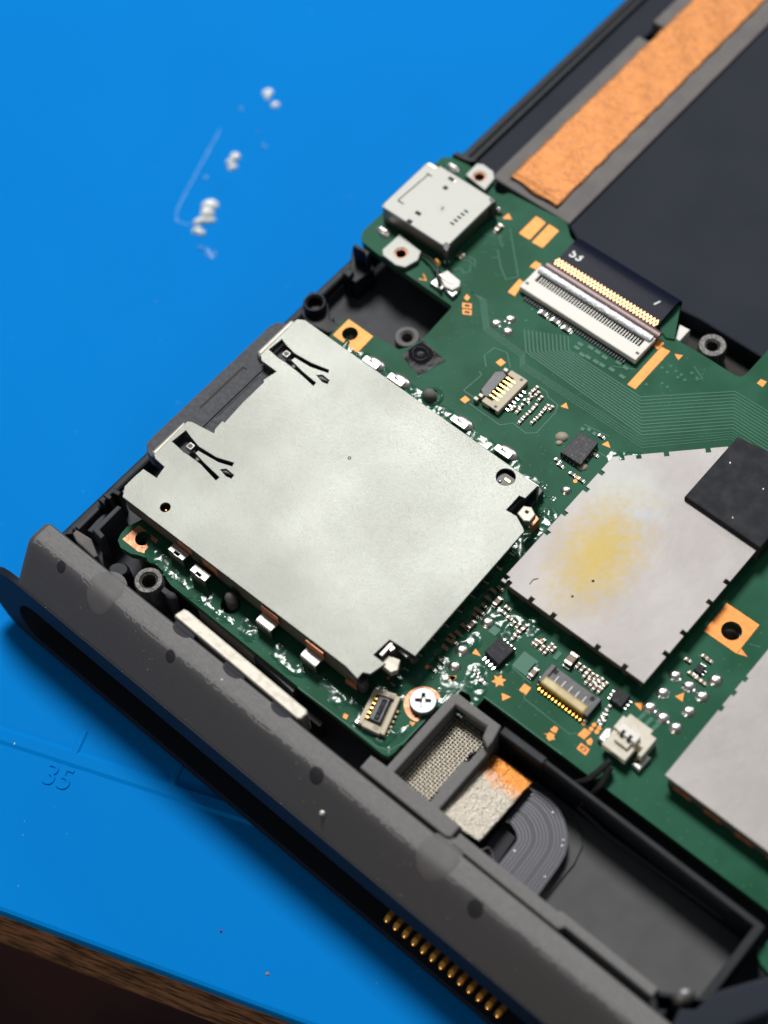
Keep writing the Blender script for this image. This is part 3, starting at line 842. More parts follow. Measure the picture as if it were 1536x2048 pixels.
# solder points
SOL = [((14.64, 41.71), .62), ((15.47, 43.06), .62), ((16.28, 41.64), .62), ((36.56, 13.46), .66), ((36.53, 9.58), .66), ((37.07, 7.82), .62),
       ((53.9, 20.38), .64), ((57.11, 22.4), .68), ((55.53, 20.32), .68), ((54.03, 18.23), .64), ((57.1, 20.23), .66), ((57.05, 18.22), .66), ((54, 16.22), .68), ((55.57, 16.15), .66), ((57.09, 16.12), .64),
       ((33.29, 30.02), .55)]
for c, r in SOL:
    B().lathe(c, [(r * 1.12, -0.01), (r * 1.0, 0.06), (r * 0.93, r * 0.30), (r * 0.75, r * 0.50), (r * 0.45, r * 0.62), (0, r * 0.66)], 22, sy=0.86 + 0.1 * random.random(), rot=0.6).obj('solder_point', 'solder', pcb, smooth=60)

# small two-ended components
def two_end(name, L, Wd, H, body):
    b = B()
    b.mi = 0
    b.box((-L * 0.28, L * 0.28), (-Wd / 2 * 0.94, Wd / 2 * 0.94), (0.0, H * 0.94), 0.02)
    for s in (-1, 1):
        b.mi = 1
        b.box((min(s * L * 0.25, s * L * 0.5), max(s * L * 0.25, s * L * 0.5)), (-Wd / 2, Wd / 2), (0.0, H), 0.05)
        b.box((min(s * L * 0.45, s * L * 0.68), max(s * L * 0.45, s * L * 0.68)), (-Wd / 2, Wd / 2), (-0.01, H * 0.3), 0.04)
    n0 = len(b.bm.faces)
    o = b.obj(name, [body, 'solder_end'], pcb, smooth=35)
    return o
PROTO = {'s': two_end('capacitor', 0.62, 0.34, 0.30, 'capacitor_tan'), 'r': two_end('resistor', 0.66, 0.36, 0.22, 'resistor_dark'),
         'm': two_end('capacitor', 1.0, 0.52, 0.48, 'capacitor_tan'), 'l': two_end('capacitor', 1.35, 0.85, 0.72, 'capacitor_tan'), 'g': two_end('resistor', 1.0, 0.55, 0.34, 'connector_black')}
used = set()
def comp(kind, c, rot=0.0):
    o = PROTO[kind]
    rot += random.uniform(-0.05, 0.05)
    if kind in used:
        put('resistor' if kind in 'rg' else 'capacitor', o, pcb, (c[0], c[1], 0.0), rot)
    else:
        used.add(kind)
        o.location = (c[0], c[1], 0.0)
        o.rotation_euler = (0, 0, rot)
H = math.pi / 2
for k, c, r in ([('s', p, H) for p in ((23.24, 37.7), (23.2, 36.99), (24.38, 37.03), (25.56, 36.63), (24.56, 35.93), (23.39, 35), (25.59, 35.93), (24.59, 35.23), (23.54, 34.39), (24.52, 34.35), (25.63, 35.13), (24.53, 33.58), (25.57, 34.33), (23.53, 36.36), (23.76, 37.27), (25.98, 36.76), (22.91, 34.3))]
        + [('r', p, 0) for p in ((23.46, 35.89), (30.48, 32.22), (31.05, 31.92), (32.18, 37.31), (32.62, 31.85), (33.76, 31.88), (33, 35.14))]
        + [('g', p, 0) for p in ((17.9, 45.8), (19.51, 45.81), (21.08, 45.73))]
        + [('s', p, 0) for p in ((5.83, 46.57), (5.77, 46.09), (34.91, 15.47), (35.01, 11.68), (35.05, 8.71), (34.89, 9.55), (34.81, 10.1))]
        + [('m', p, H) for p in ((6.74, 51.87), (35.54, 12.16), (35.92, 15.71))]
        + [('r', p, 0) for p in ((35.1, 7.5), (35.82, 7.46), (35.64, 6.25), (39.1, 8.69), (39.75, 8.33), (40.11, 8.23))]
        + [('s', p, H) for p in ((38.56, 14.83), (39.09, 14.97), (39.71, 15.32), (39.63, 14.75), (41.74, 14.71), (42, 15.17), (42.84, 15.29), (42.87, 14.57), (42.38, 14.58), (41.4, 14.68), (43.25, 15.18), (39.45, 14.29), (39.53, 13.75))]
        + [('m', p, H) for p in ((43.36, 11.99),)] + [('l', p, H) for p in ((45.33, 15.29),)]
        + [('s', p, H) for p in ((46.15, 15.33), (46.7, 15.34), (47.26, 15.38), (47.28, 15.01), (47.76, 15.3), (48.22, 15.38), (48.78, 15.45), (49.35, 15.39), (47.84, 14.62), (48.32, 14.68), (48.78, 14.53), (49.32, 14.62), (49.15, 15.07), (48.6, 15.11))]
        + [('r', p, H) for p in ((51.06, 13.14), (51, 13.67), (51.15, 12.35), (51.28, 12.74), (51.48, 12.14))]
        + [('s', p, 0) for p in ((53.88, 22.38), (54.96, 21.42), (55.79, 21.41), (56.32, 21.41), (54.92, 23.67), (55.4, 23.63))]
        + [('s', p, 0) for p in ((35.18, 17.08), (34.78, 16.44), (37.1, 15.85), (37.07, 15.21), (37.97, 15.12), (34.87, 13.83), (35.17, 14.59), (35.17, 13.24), (35.41, 13.85), (35.05, 10.7), (35.38, 9.75))]):
    comp(k, c, r)

# glossy flux residue around the reworked joints: clear drops sitting on the mask
flux = B()
flux.smooth = True
random.seed(3)
def flux_zone(pts, n, r0, r1, sp):
    for _ in range(n):
        i = random.randrange(len(pts) - 1)
        t = random.random()
        x = pts[i][0] + (pts[i + 1][0] - pts[i][0]) * t + random.gauss(0, sp)
        y = pts[i][1] + (pts[i + 1][1] - pts[i][1]) * t + random.gauss(0, sp)
        r = random.uniform(r0, r1)
        flux.dome((x, y), r, r * random.uniform(0.5, 1), r * random.uniform(0.25, 0.5), 0.0, random.uniform(0, 3), 7, 2)
flux_zone([(33.6, 26.5), (33.8, 8)], 32, 0.06, 0.30, 0.35)
flux_zone([(34.2, 26.5), (34.3, 20)], 12, 0.1, 0.4, 0.3)
flux_zone([(34.65, 13.65), (34.76, 11.27), (34.83, 8.09), (36.08, 5.72)], 27, 0.05, 0.26, 0.8)
flux_zone([(35.13, 17.15), (38.13, 15.25), (41.14, 14.67)], 15, 0.05, 0.25, 0.5)
flux_zone([(4.5, 29.0), (14, 29.0)], 15, 0.06, 0.3, 0.35)
flux_zone([(14, 28.6), (33, 28.4)], 22, 0.05, 0.24, 0.35)
flux_zone([(4.5, -2.0), (14, -2.6)], 22, 0.05, 0.24, 0.4)
flux_zone([(14, -1.8), (36, -1.8)], 27, 0.04, 0.20, 0.5)
flux_zone([(34, 1), (38, -2)], 15, 0.05, 0.22, 0.6)
flux_zone([(34.29, 2.53), (38.15, -0.77), (37.5, -2.37)], 12, 0.05, 0.2, 0.5)
flux_zone([(30.7, 28.62), (32.75, 27.72), (33, 26.36)], 10, 0.1, 0.35, 0.4)
fx = flux.obj('flux_residue', 'flux_clear', pcb)
fx['kind'] = 'stuff'
film = B()
film.smooth = True
def film_patch(x0, x1, y0, y1, thr, cell=0.13, seed=0.0):
    """wet film of flux: a wavy sheet that only stands above the board in irregular patches"""
    nx_, ny_ = int((x1 - x0) / cell), int((y1 - y0) / cell)
    vs = {}
    def hgt(i, j):
        x, y = x0 + i * cell, y0 + j * cell
        e = min(i, nx_ - i, j, ny_ - j) / 4.0
        big = noise.noise((x * 0.45 + seed, y * 0.45, 3.1)) - thr - max(0, 1 - e) * 0.5
        if big < -0.12:
            return None
        return 0.05 * max(-0.4, big * 4) + 0.09 * min(1, max(0, big * 5)) * noise.noise((x * 1.5, y * 1.5, seed)) + 0.018 * noise.noise((x * 5.0, y * 5.0, seed))
    def vert(i, j):
        if (i, j) not in vs:
            h = hgt(i, j)
            vs[(i, j)] = film.bm.verts.new((x0 + i * cell, y0 + j * cell, max(-0.05, h) + 0.01)) if h is not None else None
        return vs[(i, j)]
    for i in range(nx_):
        for j in range(ny_):
            q = [vert(i, j), vert(i + 1, j), vert(i + 1, j + 1), vert(i, j + 1)]
            if all(q):
                film.face(q)
film_patch(3.2, 33.5, 27.2, 30.2, -0.08, seed=1.0)
film_patch(32.1, 35.3, 1.0, 27.6, -0.15, seed=7.0)
film_patch(3.8, 37.8, -3.1, -0.6, -0.05, seed=4.0)
film_patch(33.0, 38.1, -3.0, 3.5, -0.10, seed=9.0)
film_patch(32.5, 41.5, 3.5, 16.5, 0.05, seed=13.0)
film_patch(33.5, 37.0, 34.5, 38.5, 0.0, seed=21.0)
fo2 = film.obj('flux_film', 'flux_clear', pcb)
fo2['kind'] = 'stuff'
vias = B()
random.seed(21)
for (vx0, vx1, vy0, vy1, nv_) in ((10.5, 13.5, 36, 45, 14), (4, 12, 45, 54, 22), (14, 33, 30, 35, 30), (30, 38, 44, 51, 24), (53, 58.5, 8, 30, 34), (40, 56, 8, 11, 22), (60, 80, 7.6, 10.2, 22), (20, 30, 36, 44, 24), (10, 37, -3.1, -2.2, 22)):
    for _ in range(nv_):
        vias.dome((random.uniform(vx0, vx1), random.uniform(vy0, vy1)), 0.10, 0.10, 0.035, -0.005, 0, 8, 2)
vo_ = vias.obj('board_vias', 'green_trace', pcb)
vo_['kind'] = 'stuff'
# pasty residue by the frosted chip
for c, r in (((29, 34.76), 0.72), ((32.87, 33.24), 0.55), ((29.23, 34.03), 0.4)):
    B().dome(c, r, r * 0.85, r * 0.5, 0, random.random(), 14, 4).obj('paste_blob', 'flux_brown', pcb, smooth=60)

# ------------------------------------------------------------------ card reader
reader = thing('card_reader', 'large brushed silver card reader with two spring arms soldered on the green board', 'card reader')
ZR = 3.6
sh = [(0.0, 0.05), (0.0, 3.05), (-0.15, 3.6), (1.55, 3.75), (1.75, 5.1), (0.2, 5.05), (-0.75, 5.2), (-0.75, 10.6), (2.05, 10.75), (2.05, 12.3), (1.55, 12.6), (1.55, 15.2), (1.85, 15.5), (1.85, 19.6), (2.1, 20.0), (2.1, 20.9),
      (-0.65, 21.0), (-0.65, 27.1), (0.1, 27.25)]
sh = [(0.34, -0.25), (-0.4, 0.79), (-0.44, 2.2), (-0.36, 3.49), (1.43, 3.6), (1.16, 4.94), (-0.22, 5.05), (-0.71, 5.33), (-0.86, 10.44), (-0.38, 10.71), (2.28, 11.12), (2.05, 11.51), (1.94, 12.79), (2.26, 12.78), (2.05, 15.65), (2.04, 18.9), (1.79, 19.05), (2.16, 20.69), (0.03, 20.72), (-0.58, 21.19), (-0.7, 27.01), (-0.39, 27.25), (0.1, 27.52)] + \
     [(30.07, 27.04), (30.61, 26.88), (32.02, 26.97), (31.93, 25.01), (31.3, 24.88), (31.32, 22.86), (32.51, 22.97), (33.83, 22.34), (34.2, 22.08)] + [(34.61, 5.07), (31.65, 4.84), (31.49, 2.73), (32.96, 2.74), (32.55, 0.99), (31.9, 0.68), (31.93, -0.16), (30.15, 0.11)]
def pix_slot(pts):
    return pts
slots = [[(-0.3, 7.7), (-0.13, 9.47), (0.75, 9.22), (2.2, 8.91), (4.53, 9.1), (6.38, 9.76), (6.5, 9.41), (5.13, 8.91), (2.51, 8.6), (2.46, 8.11), (4.08, 7.84), (6.39, 7.59), (6.37, 7.18), (3.9, 7.59), (2.23, 7.59), (1.34, 7.54)],
         [(-0.29, 22.31), (-0.12, 24.07), (0.75, 23.8), (2.12, 23.57), (4.33, 23.78), (6.37, 24.27), (6.52, 23.99), (4.64, 23.44), (2.5, 23.28), (2.39, 22.71), (4.35, 22.39), (6.36, 22.23), (6.39, 21.85), (4.18, 22.13), (2.21, 22.22), (1.23, 22.15)],
         [(5.94, 8.38), (6.31, 8.75), (7.37, 8.71), (7.43, 8.32), (6.85, 8.18)], [(5.89, 23.02), (6.25, 23.38), (7.25, 23.33), (7.38, 22.92), (6.78, 22.79)]]
hb, hs, hd = (28.87, 25.74), (4.6, 1.66), (15.2, 17.59)
slots += [circ(hb, 0.95, 24), circ(hs, 0.50, 18)]
B().prism(sh, 3.32, 3.6, slots, bevel=0.07).obj('shell_top', 'tin', reader)
# walls of the shell, set a little in from the plate's edge, dark openings inside
B().box((0.15, 31.6), (0.10, 0.42), (0.35, 3.35)).obj('shell_side', 'tin_side', reader)
B().box((0.4, 32.0), (26.75, 27.1), (0.3, 3.35)).obj('shell_side', 'tin_side', reader)
B().box((31.75, 32.05), (3.2, 23.0), (0.2, 3.35)).obj('shell_side', 'tin_side', reader)
B().box((2.4, 31.4), (0.6, 26.5), (0.2, 2.6), 0.1).obj('slot_body', 'connector_black', reader)
B().box((24.5, 31.5), (0.7, 26.4), (2.6, 3.1), 0.1).obj('slot_rear', 'connector_black', reader)
# front lips folded down
for y0, y1 in ((5.25, 10.5), (21.1, 27.0)):
    B().prism([(-1.35, y0 + 0.3), (-0.6, y0), (-0.6, y1), (-1.35, y1 - 0.3)], 2.5, 3.3, bevel=0.25).obj('front_lip', 'nickel_bar', reader)
B().box((-0.35, 0.1), (0.3, 3.0), (0.4, 3.3), 0.1).obj('front_lip', 'tin_side', reader)
# curled tips of the spring arms
for c in ((1.52, 8.45), (1.49, 23.04)):
    b = B()
    b.box((c[0] - 0.38, c[0] + 0.38), (c[1] - 0.38, c[1] + 0.38), (3.0, 3.62), 0.12)
    t = b.obj('spring_tip', 'tin_bright', reader, smooth=40)
    B().box((c[0] - 0.24, c[0] + 0.24), (c[1] - 0.24, c[1] + 0.24), (3.5, 3.66), 0.04).obj('tip_face', 'tip_brown', t)
# contacts glimpsed through the holes
B().box((hb[0] - 0.15, hb[0] + 0.55), (hb[1] - 0.1, hb[1] + 0.16), (3.05, 3.16), 0.03).obj('contact', 'gold', reader)
B().dome((hb[0] - 0.3, hb[1] - 0.55), 0.16, 0.16, 0.16, 3.1).obj('contact', 'solder', reader, smooth=60)
B().dome((hs[0] + 0.02, hs[1] - 0.05), 0.2, 0.15, 0.12, 3.0).obj('contact', 'gold', reader, smooth=60)
B().cyl(hd, 0.19, 3.55, 3.61, 16, hole=0.10).obj('dimple', 'hole_dark', reader)
# solder feet along both long sides
def foot(x, y, out, w, ztop, brown, name='solder_foot'):
    """bent foot: horizontal step at ztop, then down to the board"""
    b = B()
    pts = [(x - w / 2, y), (x + w / 2, y), (x + w / 2, y + out), (x + w / 2 - 0.35 * w, y + out), (x + w / 2 - 0.35 * w, y + out * 0.62), (x - w / 2 + 0.35 * w, y + out * 0.62), (x - w / 2 + 0.35 * w, y + out), (x - w / 2, y + out)]
    b.prism(pts, ztop - 0.22, ztop, bevel=0.05)
    f = b.obj(name, 'tin_bright', reader, smooth=35)
    b = B().box((x - w / 2, x + w / 2), (min(y + out * 0.9, y + out), max(y + out * 0.9, y + out)), (0, ztop - 0.1))
    b.obj('foot_leg', 'tin_side', f)
    return f
for c in ((8.34, -0.63), (11.69, -0.93)):
    foot(c[0], c[1] + 0.45, -0.95, 2.1, 1.95, True)
for c in ((20.5, -0.69), (26.38, -0.69)):
    x, y = c
    f = B().prism([(x - 1.05, y + 0.5), (x + 1.05, y + 0.5), (x + 1.0, y - 0.55), (x - 1.0, y - 0.55)], 1.75, 1.95, bevel=0.06).obj('solder_foot', 'tin_bright', reader, smooth=35)
    B().box((x - 1.0, x + 1.0), (y - 0.62, y - 0.45), (0, 1.85), 0.05).obj('foot_leg', 'tin_side', f)
    B().box((x - 1.15, x + 1.15), (y + 0.5, y + 0.7), (1.95, 3.2), 0.05).obj('lit_wall_strap', 'copper_worn', f)  # brown reflection on the lit side wall, painted in copper colour
for c in ((8.73, 0.29), (12.29, 0)):
    B().box((c[0] - 1.05, c[0] + 1.05), (-0.1, 0.08), (1.9, 3.2), 0.05).obj('lit_wall_strap', 'copper_worn', reader)  # wall strip with the same warm reflection put into its colour
for c, w in (((7.67, 29.31), 2.0), ((11.2, 29.31), 2.0), ((19.79, 29.39), 2.0), ((25.62, 29.45), 2.0)):
    x, y = c
    f = B().prism([(x - w / 2, y - 0.5), (x + w / 2, y - 0.5), (x + w / 2, y + 0.28), (x + 0.3, y + 0.28), (x + 0.3, y - 0.08), (x - 0.3, y - 0.08), (x - 0.3, y + 0.28), (x - w / 2, y + 0.28)], 0.4, 0.62, bevel=0.05).obj('solder_foot', 'tin_bright', reader, smooth=35)
    B().dome((x + 0.25, y + 0.35), w * 0.68, 0.75, 0.55, 0.0, 0.0, 18, 5).obj('solder_fillet', 'solder', f, smooth=60)
# locating pegs through the board
B().lathe((peg_a[0], peg_a[1] + 0.1), [(0.72, -1.5), (0.70, 0.9), (0.52, 1.5), (0.2, 1.85), (0, 1.9)], 20, sy=0.8).obj('locating_peg', 'frame_grey', reader, smooth=60)
B().lathe((peg_b[0], peg_b[1] - 0.1), [(0.80, -0.5), (0.78, 0.4), (0.6, 0.9), (0.2, 1.1), (0, 1.12)], 20, sy=0.9).obj('locating_peg', 'frame_grey', reader, smooth=60)
B().lathe((peg_b[0] + 0.15, peg_b[1] + 0.1), [(1.25, 0.0), (1.1, 0.14), (0.85, 0.16)], 24).obj('solder_ring', 'flux_clear', reader, smooth=60)
# rear corner latches
c = (32.87, 24.05)
l = B().prism([(32.26, 23.27), (32.21, 24.37), (32.95, 24.78), (33.8, 24.32), (33.86, 23.33), (33.31, 22.99)], 2.6, 3.42, bevel=0.12).obj('rear_latch', 'nickel_bar', reader, smooth=40)
B().box((c[0] - 0.12, c[0] + 0.25), (c[1] - 0.2, c[1] + 0.12), (3.3, 3.45)).obj('latch_hole', 'hole_dark', l)
B().prism([(33.25, 24.13), (33.19, 25.24), (33.77, 25.03), (33.81, 23.63)], 0, 1.5, bevel=0.1).obj('latch_leg', 'copper_worn', l)
B().prism([(31.14, 25.73), (31.33, 28.22), (31.96, 27.95), (32.03, 25.87)], 0.2, 1.2, bevel=0.1).obj('rear_block', 'connector_black', reader)
c = (32.86, 3.47)
l = B().prism([(32.02, 2.67), (32.12, 3.85), (33.41, 4.25), (33.95, 3.27), (33.58, 2.64)], 1.8, 2.6, bevel=0.08).obj('rear_latch', 'nickel_bar', reader, smooth=40)
B().prism([(31.54, 4.33), (31.76, 4.91), (32.48, 4.66), (32.35, 4.11)], 2.6, 3.2, bevel=0.05).obj('latch_tab', 'tin_bright', l)
B().prism([(32.77, 4.8), (32.92, 5.09), (33.99, 5.03), (33.8, 4.66)], 2.6, 3.0, bevel=0.05).obj('latch_tab', 'tin_bright', l)
B().cyl((34.28, 5.16), 0.42, 2.2, 3.0, 20, bevel=0.12).obj('latch_roll', 'connector_black', l, smooth=50)
B().cyl((31.93, 0.42), 0.55, 0.2, 2.4, 20, bevel=0.15).obj('corner_pillar', 'connector_black', reader, smooth=50)
B().prism([(31.71, 0.36), (31.79, 0.86), (32.11, 0.69), (32.05, 0.21)], 1.6, 2.1, bevel=0.04).obj('pillar_clip', 'tin_bright', reader)
B().prism([(30.18, 0.01), (31.41, 0.14), (31.58, -0.16), (30.23, -0.28)], 0.2, 1.2, bevel=0.05).obj('corner_strap', 'copper_worn', reader)
# row of rear contacts reaching out onto the board
tail = None
for k in range(11):
    y = 2.6 + k * 2.02
    if tail is None:
        tail = B().box((1.15, 1.75), (-0.09, 0.09), (0.02, 0.16), 0.04).obj('contact_tail', 'tin_bright', reader)
        tail.location = (32.2, y, 0)
    elif not 21.5 < y < 24.5:
        put('contact_tail', tail, reader, (32.2, y, 0))

# card pushed into the reader
card = thing('game_card', 'dark grey plastic card with a rounded end sticking out of the reader slot', 'card')
B().prism(rrect(-3.05, 22, 5.4, 26.5, 1.5, 6), 0.6, 2.4, bevel=0.12).obj('card_body', 'card_plastic', card, smooth=40)
ga, gb = (-1.61, 12.91), (-1.46, 19.47)
B().box((ga[0] - 0.11, ga[0] + 0.11), (ga[1], gb[1]), (2.38, 2.415)).obj('finger_groove', 'hole_dark', card)
B().box((gb[0] - 0.1, gb[0] + 0.45), (gb[1] - 0.12, gb[1] + 0.06), (2.38, 2.415)).obj('finger_groove', 'hole_dark', card)
ra_, rb_ = (0.15, 11.42), (0.17, 20.34)
B().box((ra_[0] - 0.16, ra_[0] + 0.16), (ra_[1] - 0.5, rb_[1] + 0.5), (2.38, 2.56), 0.06).obj('card_ridge', 'card_plastic', card)
B().box((ra_[0] + 0.35, ra_[0] + 0.43), (ra_[1] - 0.5, rb_[1] + 0.5), (2.38, 2.42)).obj('card_line', 'hole_dark', card)
for c in ((0.87, 12), (0.85, 12.79), (1.22, 15.17), (0.81, 19.78)):
    B().box((c[0] - 0.35, c[0] + 0.35), (c[1] - 0.28, c[1] + 0.28), (2.38, 2.44), 0.03).obj('moulded_mark', 'card_plastic', card)

# ------------------------------------------------------------------ port with two screw ears
usb = thing('charging_port', 'silver metal charging port with two screw ears overhanging the board edge', 'charging port')
sx0, sx1, sy0, sy1 = -4.55, 5.15, 44.75, 53.3
B().prism([(sx0 + 0.2, sy0 + 0.5), (sx0 + 0.55, sy0), (sx1, sy0), (sx1, sy1), (sx0 + 1.7, sy1), (sx0 + 1.5, sy1 - 0.7), (sx0 + 0.2, sy1 - 0.7)], 2.2, 2.6, bevel=0.12).obj('shell_top', 'tin_usb', usb, smooth=40)
B().prism(rrect(sx0 + 0.05, sx1 - 0.3, sy0 + 0.12, sy1 - 0.12, 0.5, 3), 0.1, 2.25, bevel=0.05).obj('shell_body', 'tin_side', usb, smooth=40)
B().prism(rrect(sx0 - 0.05, sx0 + 1.4, sy0 + 0.5, sy1 - 0.5, 0.5, 3), -0.6, 2.35, bevel=0.35).obj('mouth', 'tin_usb', usb, smooth=50)
B().box((sx0 - 0.08, sx0 + 0.1), (sy0 + 1.2, sy1 - 1.2), (0.0, 1.7), 0.08).obj('mouth_opening', 'hole_dark', usb)
for cxy, pts in (((0.63, 42.29), [(-1.23, 44.19), (2.25, 43.87), (2.77, 42.7), (2.3, 41.05), (1.23, 40.63), (-0.76, 40.79), (-1.34, 41.34)]), ((0.52, 56.09), [(-0.91, 55.3), (-0.96, 57.39), (-0.33, 57.79), (1.34, 57.65), (2.09, 56.87), (2.3, 54.87)])):
    e = B().prism(pts, 0.1, 0.62, [circ(cxy, 0.70)], bevel=0.1).obj('screw_ear', 'tin_usb', usb, smooth=40)
    B().cyl(cxy, 0.76, 0.05, 0.5, 24, hole=0.60).obj('ear_ring', 'copper_worn', e, smooth=40)
for c, r in (((-3.12, 43.61), 1.05), ((-2.89, 55.48), 0.95)):
    B().dome(c, r * 1.1, r * 0.62, 0.42, 0, -0.1, 20, 5).obj('solder_anchor', 'solder', usb, smooth=60)
    B().box((c[0] - 0.5, c[0] + 0.5), (c[1] - 0.14, c[1] + 0.14), (0.2, 0.62), 0.1).obj('anchor_tab', 'tin_bright', usb)
for c in ((4.39, 53.76), (5.22, 53.74), (4.36, 45.85), (5.23, 44.64)):
    B().dome(c, 0.42, 0.3, 0.5, 0.3, random.random(), 12, 4).obj('solder_anchor', 'solder', usb, smooth=60)
B().prism([(4.51, 44.9), (4.64, 45.43), (5.28, 45.36), (5.65, 44.37), (5.01, 44.44)], 0.2, 2.62, bevel=0.08).obj('shell_notch', 'connector_black', usb)
B().prism([(4.46, 52.83), (4.59, 53.38), (5.39, 53.12), (5.25, 52.57)], 0.2, 2.62, bevel=0.08).obj('shell_notch', 'connector_black', usb)
# stamped windows and punched marks in the shell
za = 2.605
def mark(c, sx, sy, mat='hole_dark', rot=0.0, name='stamped_slot', par=usb):
    sx, sy = sx * 1.35, sy * 1.35
    return B().box((c[0] - sx, c[0] + sx), (c[1] - sy, c[1] + sy), (za - 0.02, za + 0.012), 0, rot).obj(name, mat, par)
for k in range(9):
    t = k / 8
    a, b_ = (-3.08, 51.27), (-3.32, 46.78)
    mark((a[0] + (b_[0] - a[0]) * t, a[1] + (b_[1] - a[1]) * t), 0.05, 0.20 + 0.05 * (k % 2))
mark((-2.97, 51.5), 0.28, 0.06)
mark((-2.87, 46.53), 0.28, 0.06)
for k in range(5):
    t = k / 4
    a, b_ = (3.53, 47.75), (3.64, 50.01)
    mark((a[0] + (b_[0] - a[0]) * t, a[1] + (b_[1] - a[1]) * t), 0.20, 0.09)
mark((-0.59, 52.55), 0.30, 0.16)
mark((-0.32, 51.18), 0.20, 0.18)
mark((-0.37, 46.53), 0.26, 0.16)
mark((-0.36, 45.08), 0.24, 0.18)
mark((-0.22, 52.54), 0.12, 0.10, 'tin_bright', name='punched_tab')
mark((-0.46, 46.58), 0.10, 0.08, 'tin_bright', name='punched_tab')
cc = (1.26, 48.73)
B().cyl(cc, 0.42, za - 0.02, za + 0.02, 20, hole=0.3).obj('dimple', 'tin_usb', usb)
B().cyl(cc, 0.28, za - 0.02, za + 0.008, 16).obj('dimple_floor', 'tin_usb', usb)
mark((cc[0] + 0.05, cc[1]), 0.06, 0.14)

# small antenna-style connector with a black lead
ant = thing('coax_socket', 'tiny white and silver socket with a black lead below the charging port', 'socket')
q = (6.99, 42.7)
B().prism([(5.99, 42.52), (6.33, 43.5), (8.37, 43.27), (8.79, 42.62), (8.52, 41.7), (7.47, 41.58)], 0, 0.9, bevel=0.12).obj('socket_body', 'white_plastic', ant, smooth=40)
B().prism([(5.65, 41.23), (5.85, 42.38), (7.27, 41.8), (7.34, 41.16)], 0, 0.45, bevel=0.1).obj('solder_lug', 'tin_bright', ant, smooth=40)
B().prism([(7.81, 41.43), (8.23, 42.32), (9, 42.09), (8.93, 41.2)], 0, 0.55, bevel=0.1).obj('solder_lug', 'tin_bright', ant, smooth=40)
B().box((q[0] - 0.9, q[0] + 0.9), (q[1] - 0.35, q[1] - 0.15), (0.9, 1.0), 0.04).obj('shell_band', 'tin_bright', ant)
a0, a1, a2, a3 = (2.41, 43.67), (4.02, 43.48), (5.55, 42.78), (7.24, 41.3)
B().tube([(a0[0], a0[1], 0.5), (a1[0], a1[1], 1.0), (a2[0], a2[1], 1.3), ((6.41, 41.76)[0], (6.41, 41.76)[1], 1.3), (a3[0], a3[1], 0.9)], 0.17, 8).obj('lead', 'wire_black', ant, smooth=60)
gq = (4.91, 43.52)
B().tube([(gq[0] - 0.3, gq[1] + 0.1, 1.1), (gq[0] + 0.3, gq[1] - 0.1, 1.2)], 0.26, 10).obj('crimp', 'gold', ant, smooth=50)

# ------------------------------------------------------------------ shields
YS = 2.3
shield = thing('metal_shield', 'heat-stained silver shield with a yellow patch and a black pad on its corner', 'metal shield', 'tinned shields over the chips')
spts = [(35.35, 16.95), (35.25, 34.95), (43.45, 43.1), (52.55, 43.1), (52.55, 16.95)]
cuts = {0: [0.6, 7.0, 9.8, 13.3, 15.8], 1: [0.9, 2.6, 5.4, 9.6], 3: [12.6, 15.4, 19.6, 22.4], 4: [2.4, 5.6, 10.9, 13.6, 16.4]}
B().prism(notched(spts, cuts, 0.46, 0.50), YS - 0.22, YS, bevel=0.05).obj('shield_lid', 'shield_tin', shield)
B().prism([(35.75, 17.45), (35.7, 34.8), (43.6, 42.6), (52.05, 42.6), (52.05, 17.45)], 0, YS - 0.22).obj('shield_wall', 'tin_side', shield)
for c in ((42.31, 22.5), (41.8, 19.94), (42.34, 22.52)):
    B().cyl(c, 0.13, YS - 0.02, YS + 0.012, 12).obj('pin_prick', 'hole_dark', shield)
B().tube([(*(37.77, 18.4), YS + 0.03), (*(37.75, 19), YS + 0.05), (*(38.05, 19.41), YS + 0.03)], 0.05, 6).obj('scratch_fibre', 'crumb_brown', shield)

tp = thing('thermal_pad', 'matt black thermal pad stuck on the corner of the stained shield', 'pad')
B().prism([(43.75, 35.4), (52.8, 35.25), (52.8, 45.7), (43.75, 44.3)], 0.4, 2.95, bevel=0.14).obj('pad_body', 'thermal_black', tp, smooth=40)
for c in ((48.8, 36.33), (49.23, 40.88), (44.97, 41.31)):
    B().dome(c, 0.09, 0.14, 0.05, 2.94, 0.4, 8, 3).obj('dust_fleck', 'crumb_pale', tp, smooth=60)

shield2 = thing('metal_shield', 'plain grey silver shield cut off by the photo edge beside the row of solder points', 'metal shield', 'tinned shields over the chips')
s2 = [(59.4, 10.85), (59.4, 60), (90, 60), (90, 10.85)]
B().prism(notched(s2, {0: [8.6, 10.6, 12.4]}, 0.5, 0.3), YS - 0.22, YS, bevel=0.06).obj('shield_lid', 'shield_tin', shield2)
B().prism([(59.7, 11.2), (59.7, 59.8), (89.8, 59.8), (89.8, 11.2)], 0, YS - 0.22).obj('shield_wall', 'tin_side', shield2)
for k in range(4):
    B().box((60.4 + k * 3.4, 62.4 + k * 3.4), (11.0, 11.25), (0.2, 0.5), 0.03).obj('wall_clip', 'copper_worn', shield2)

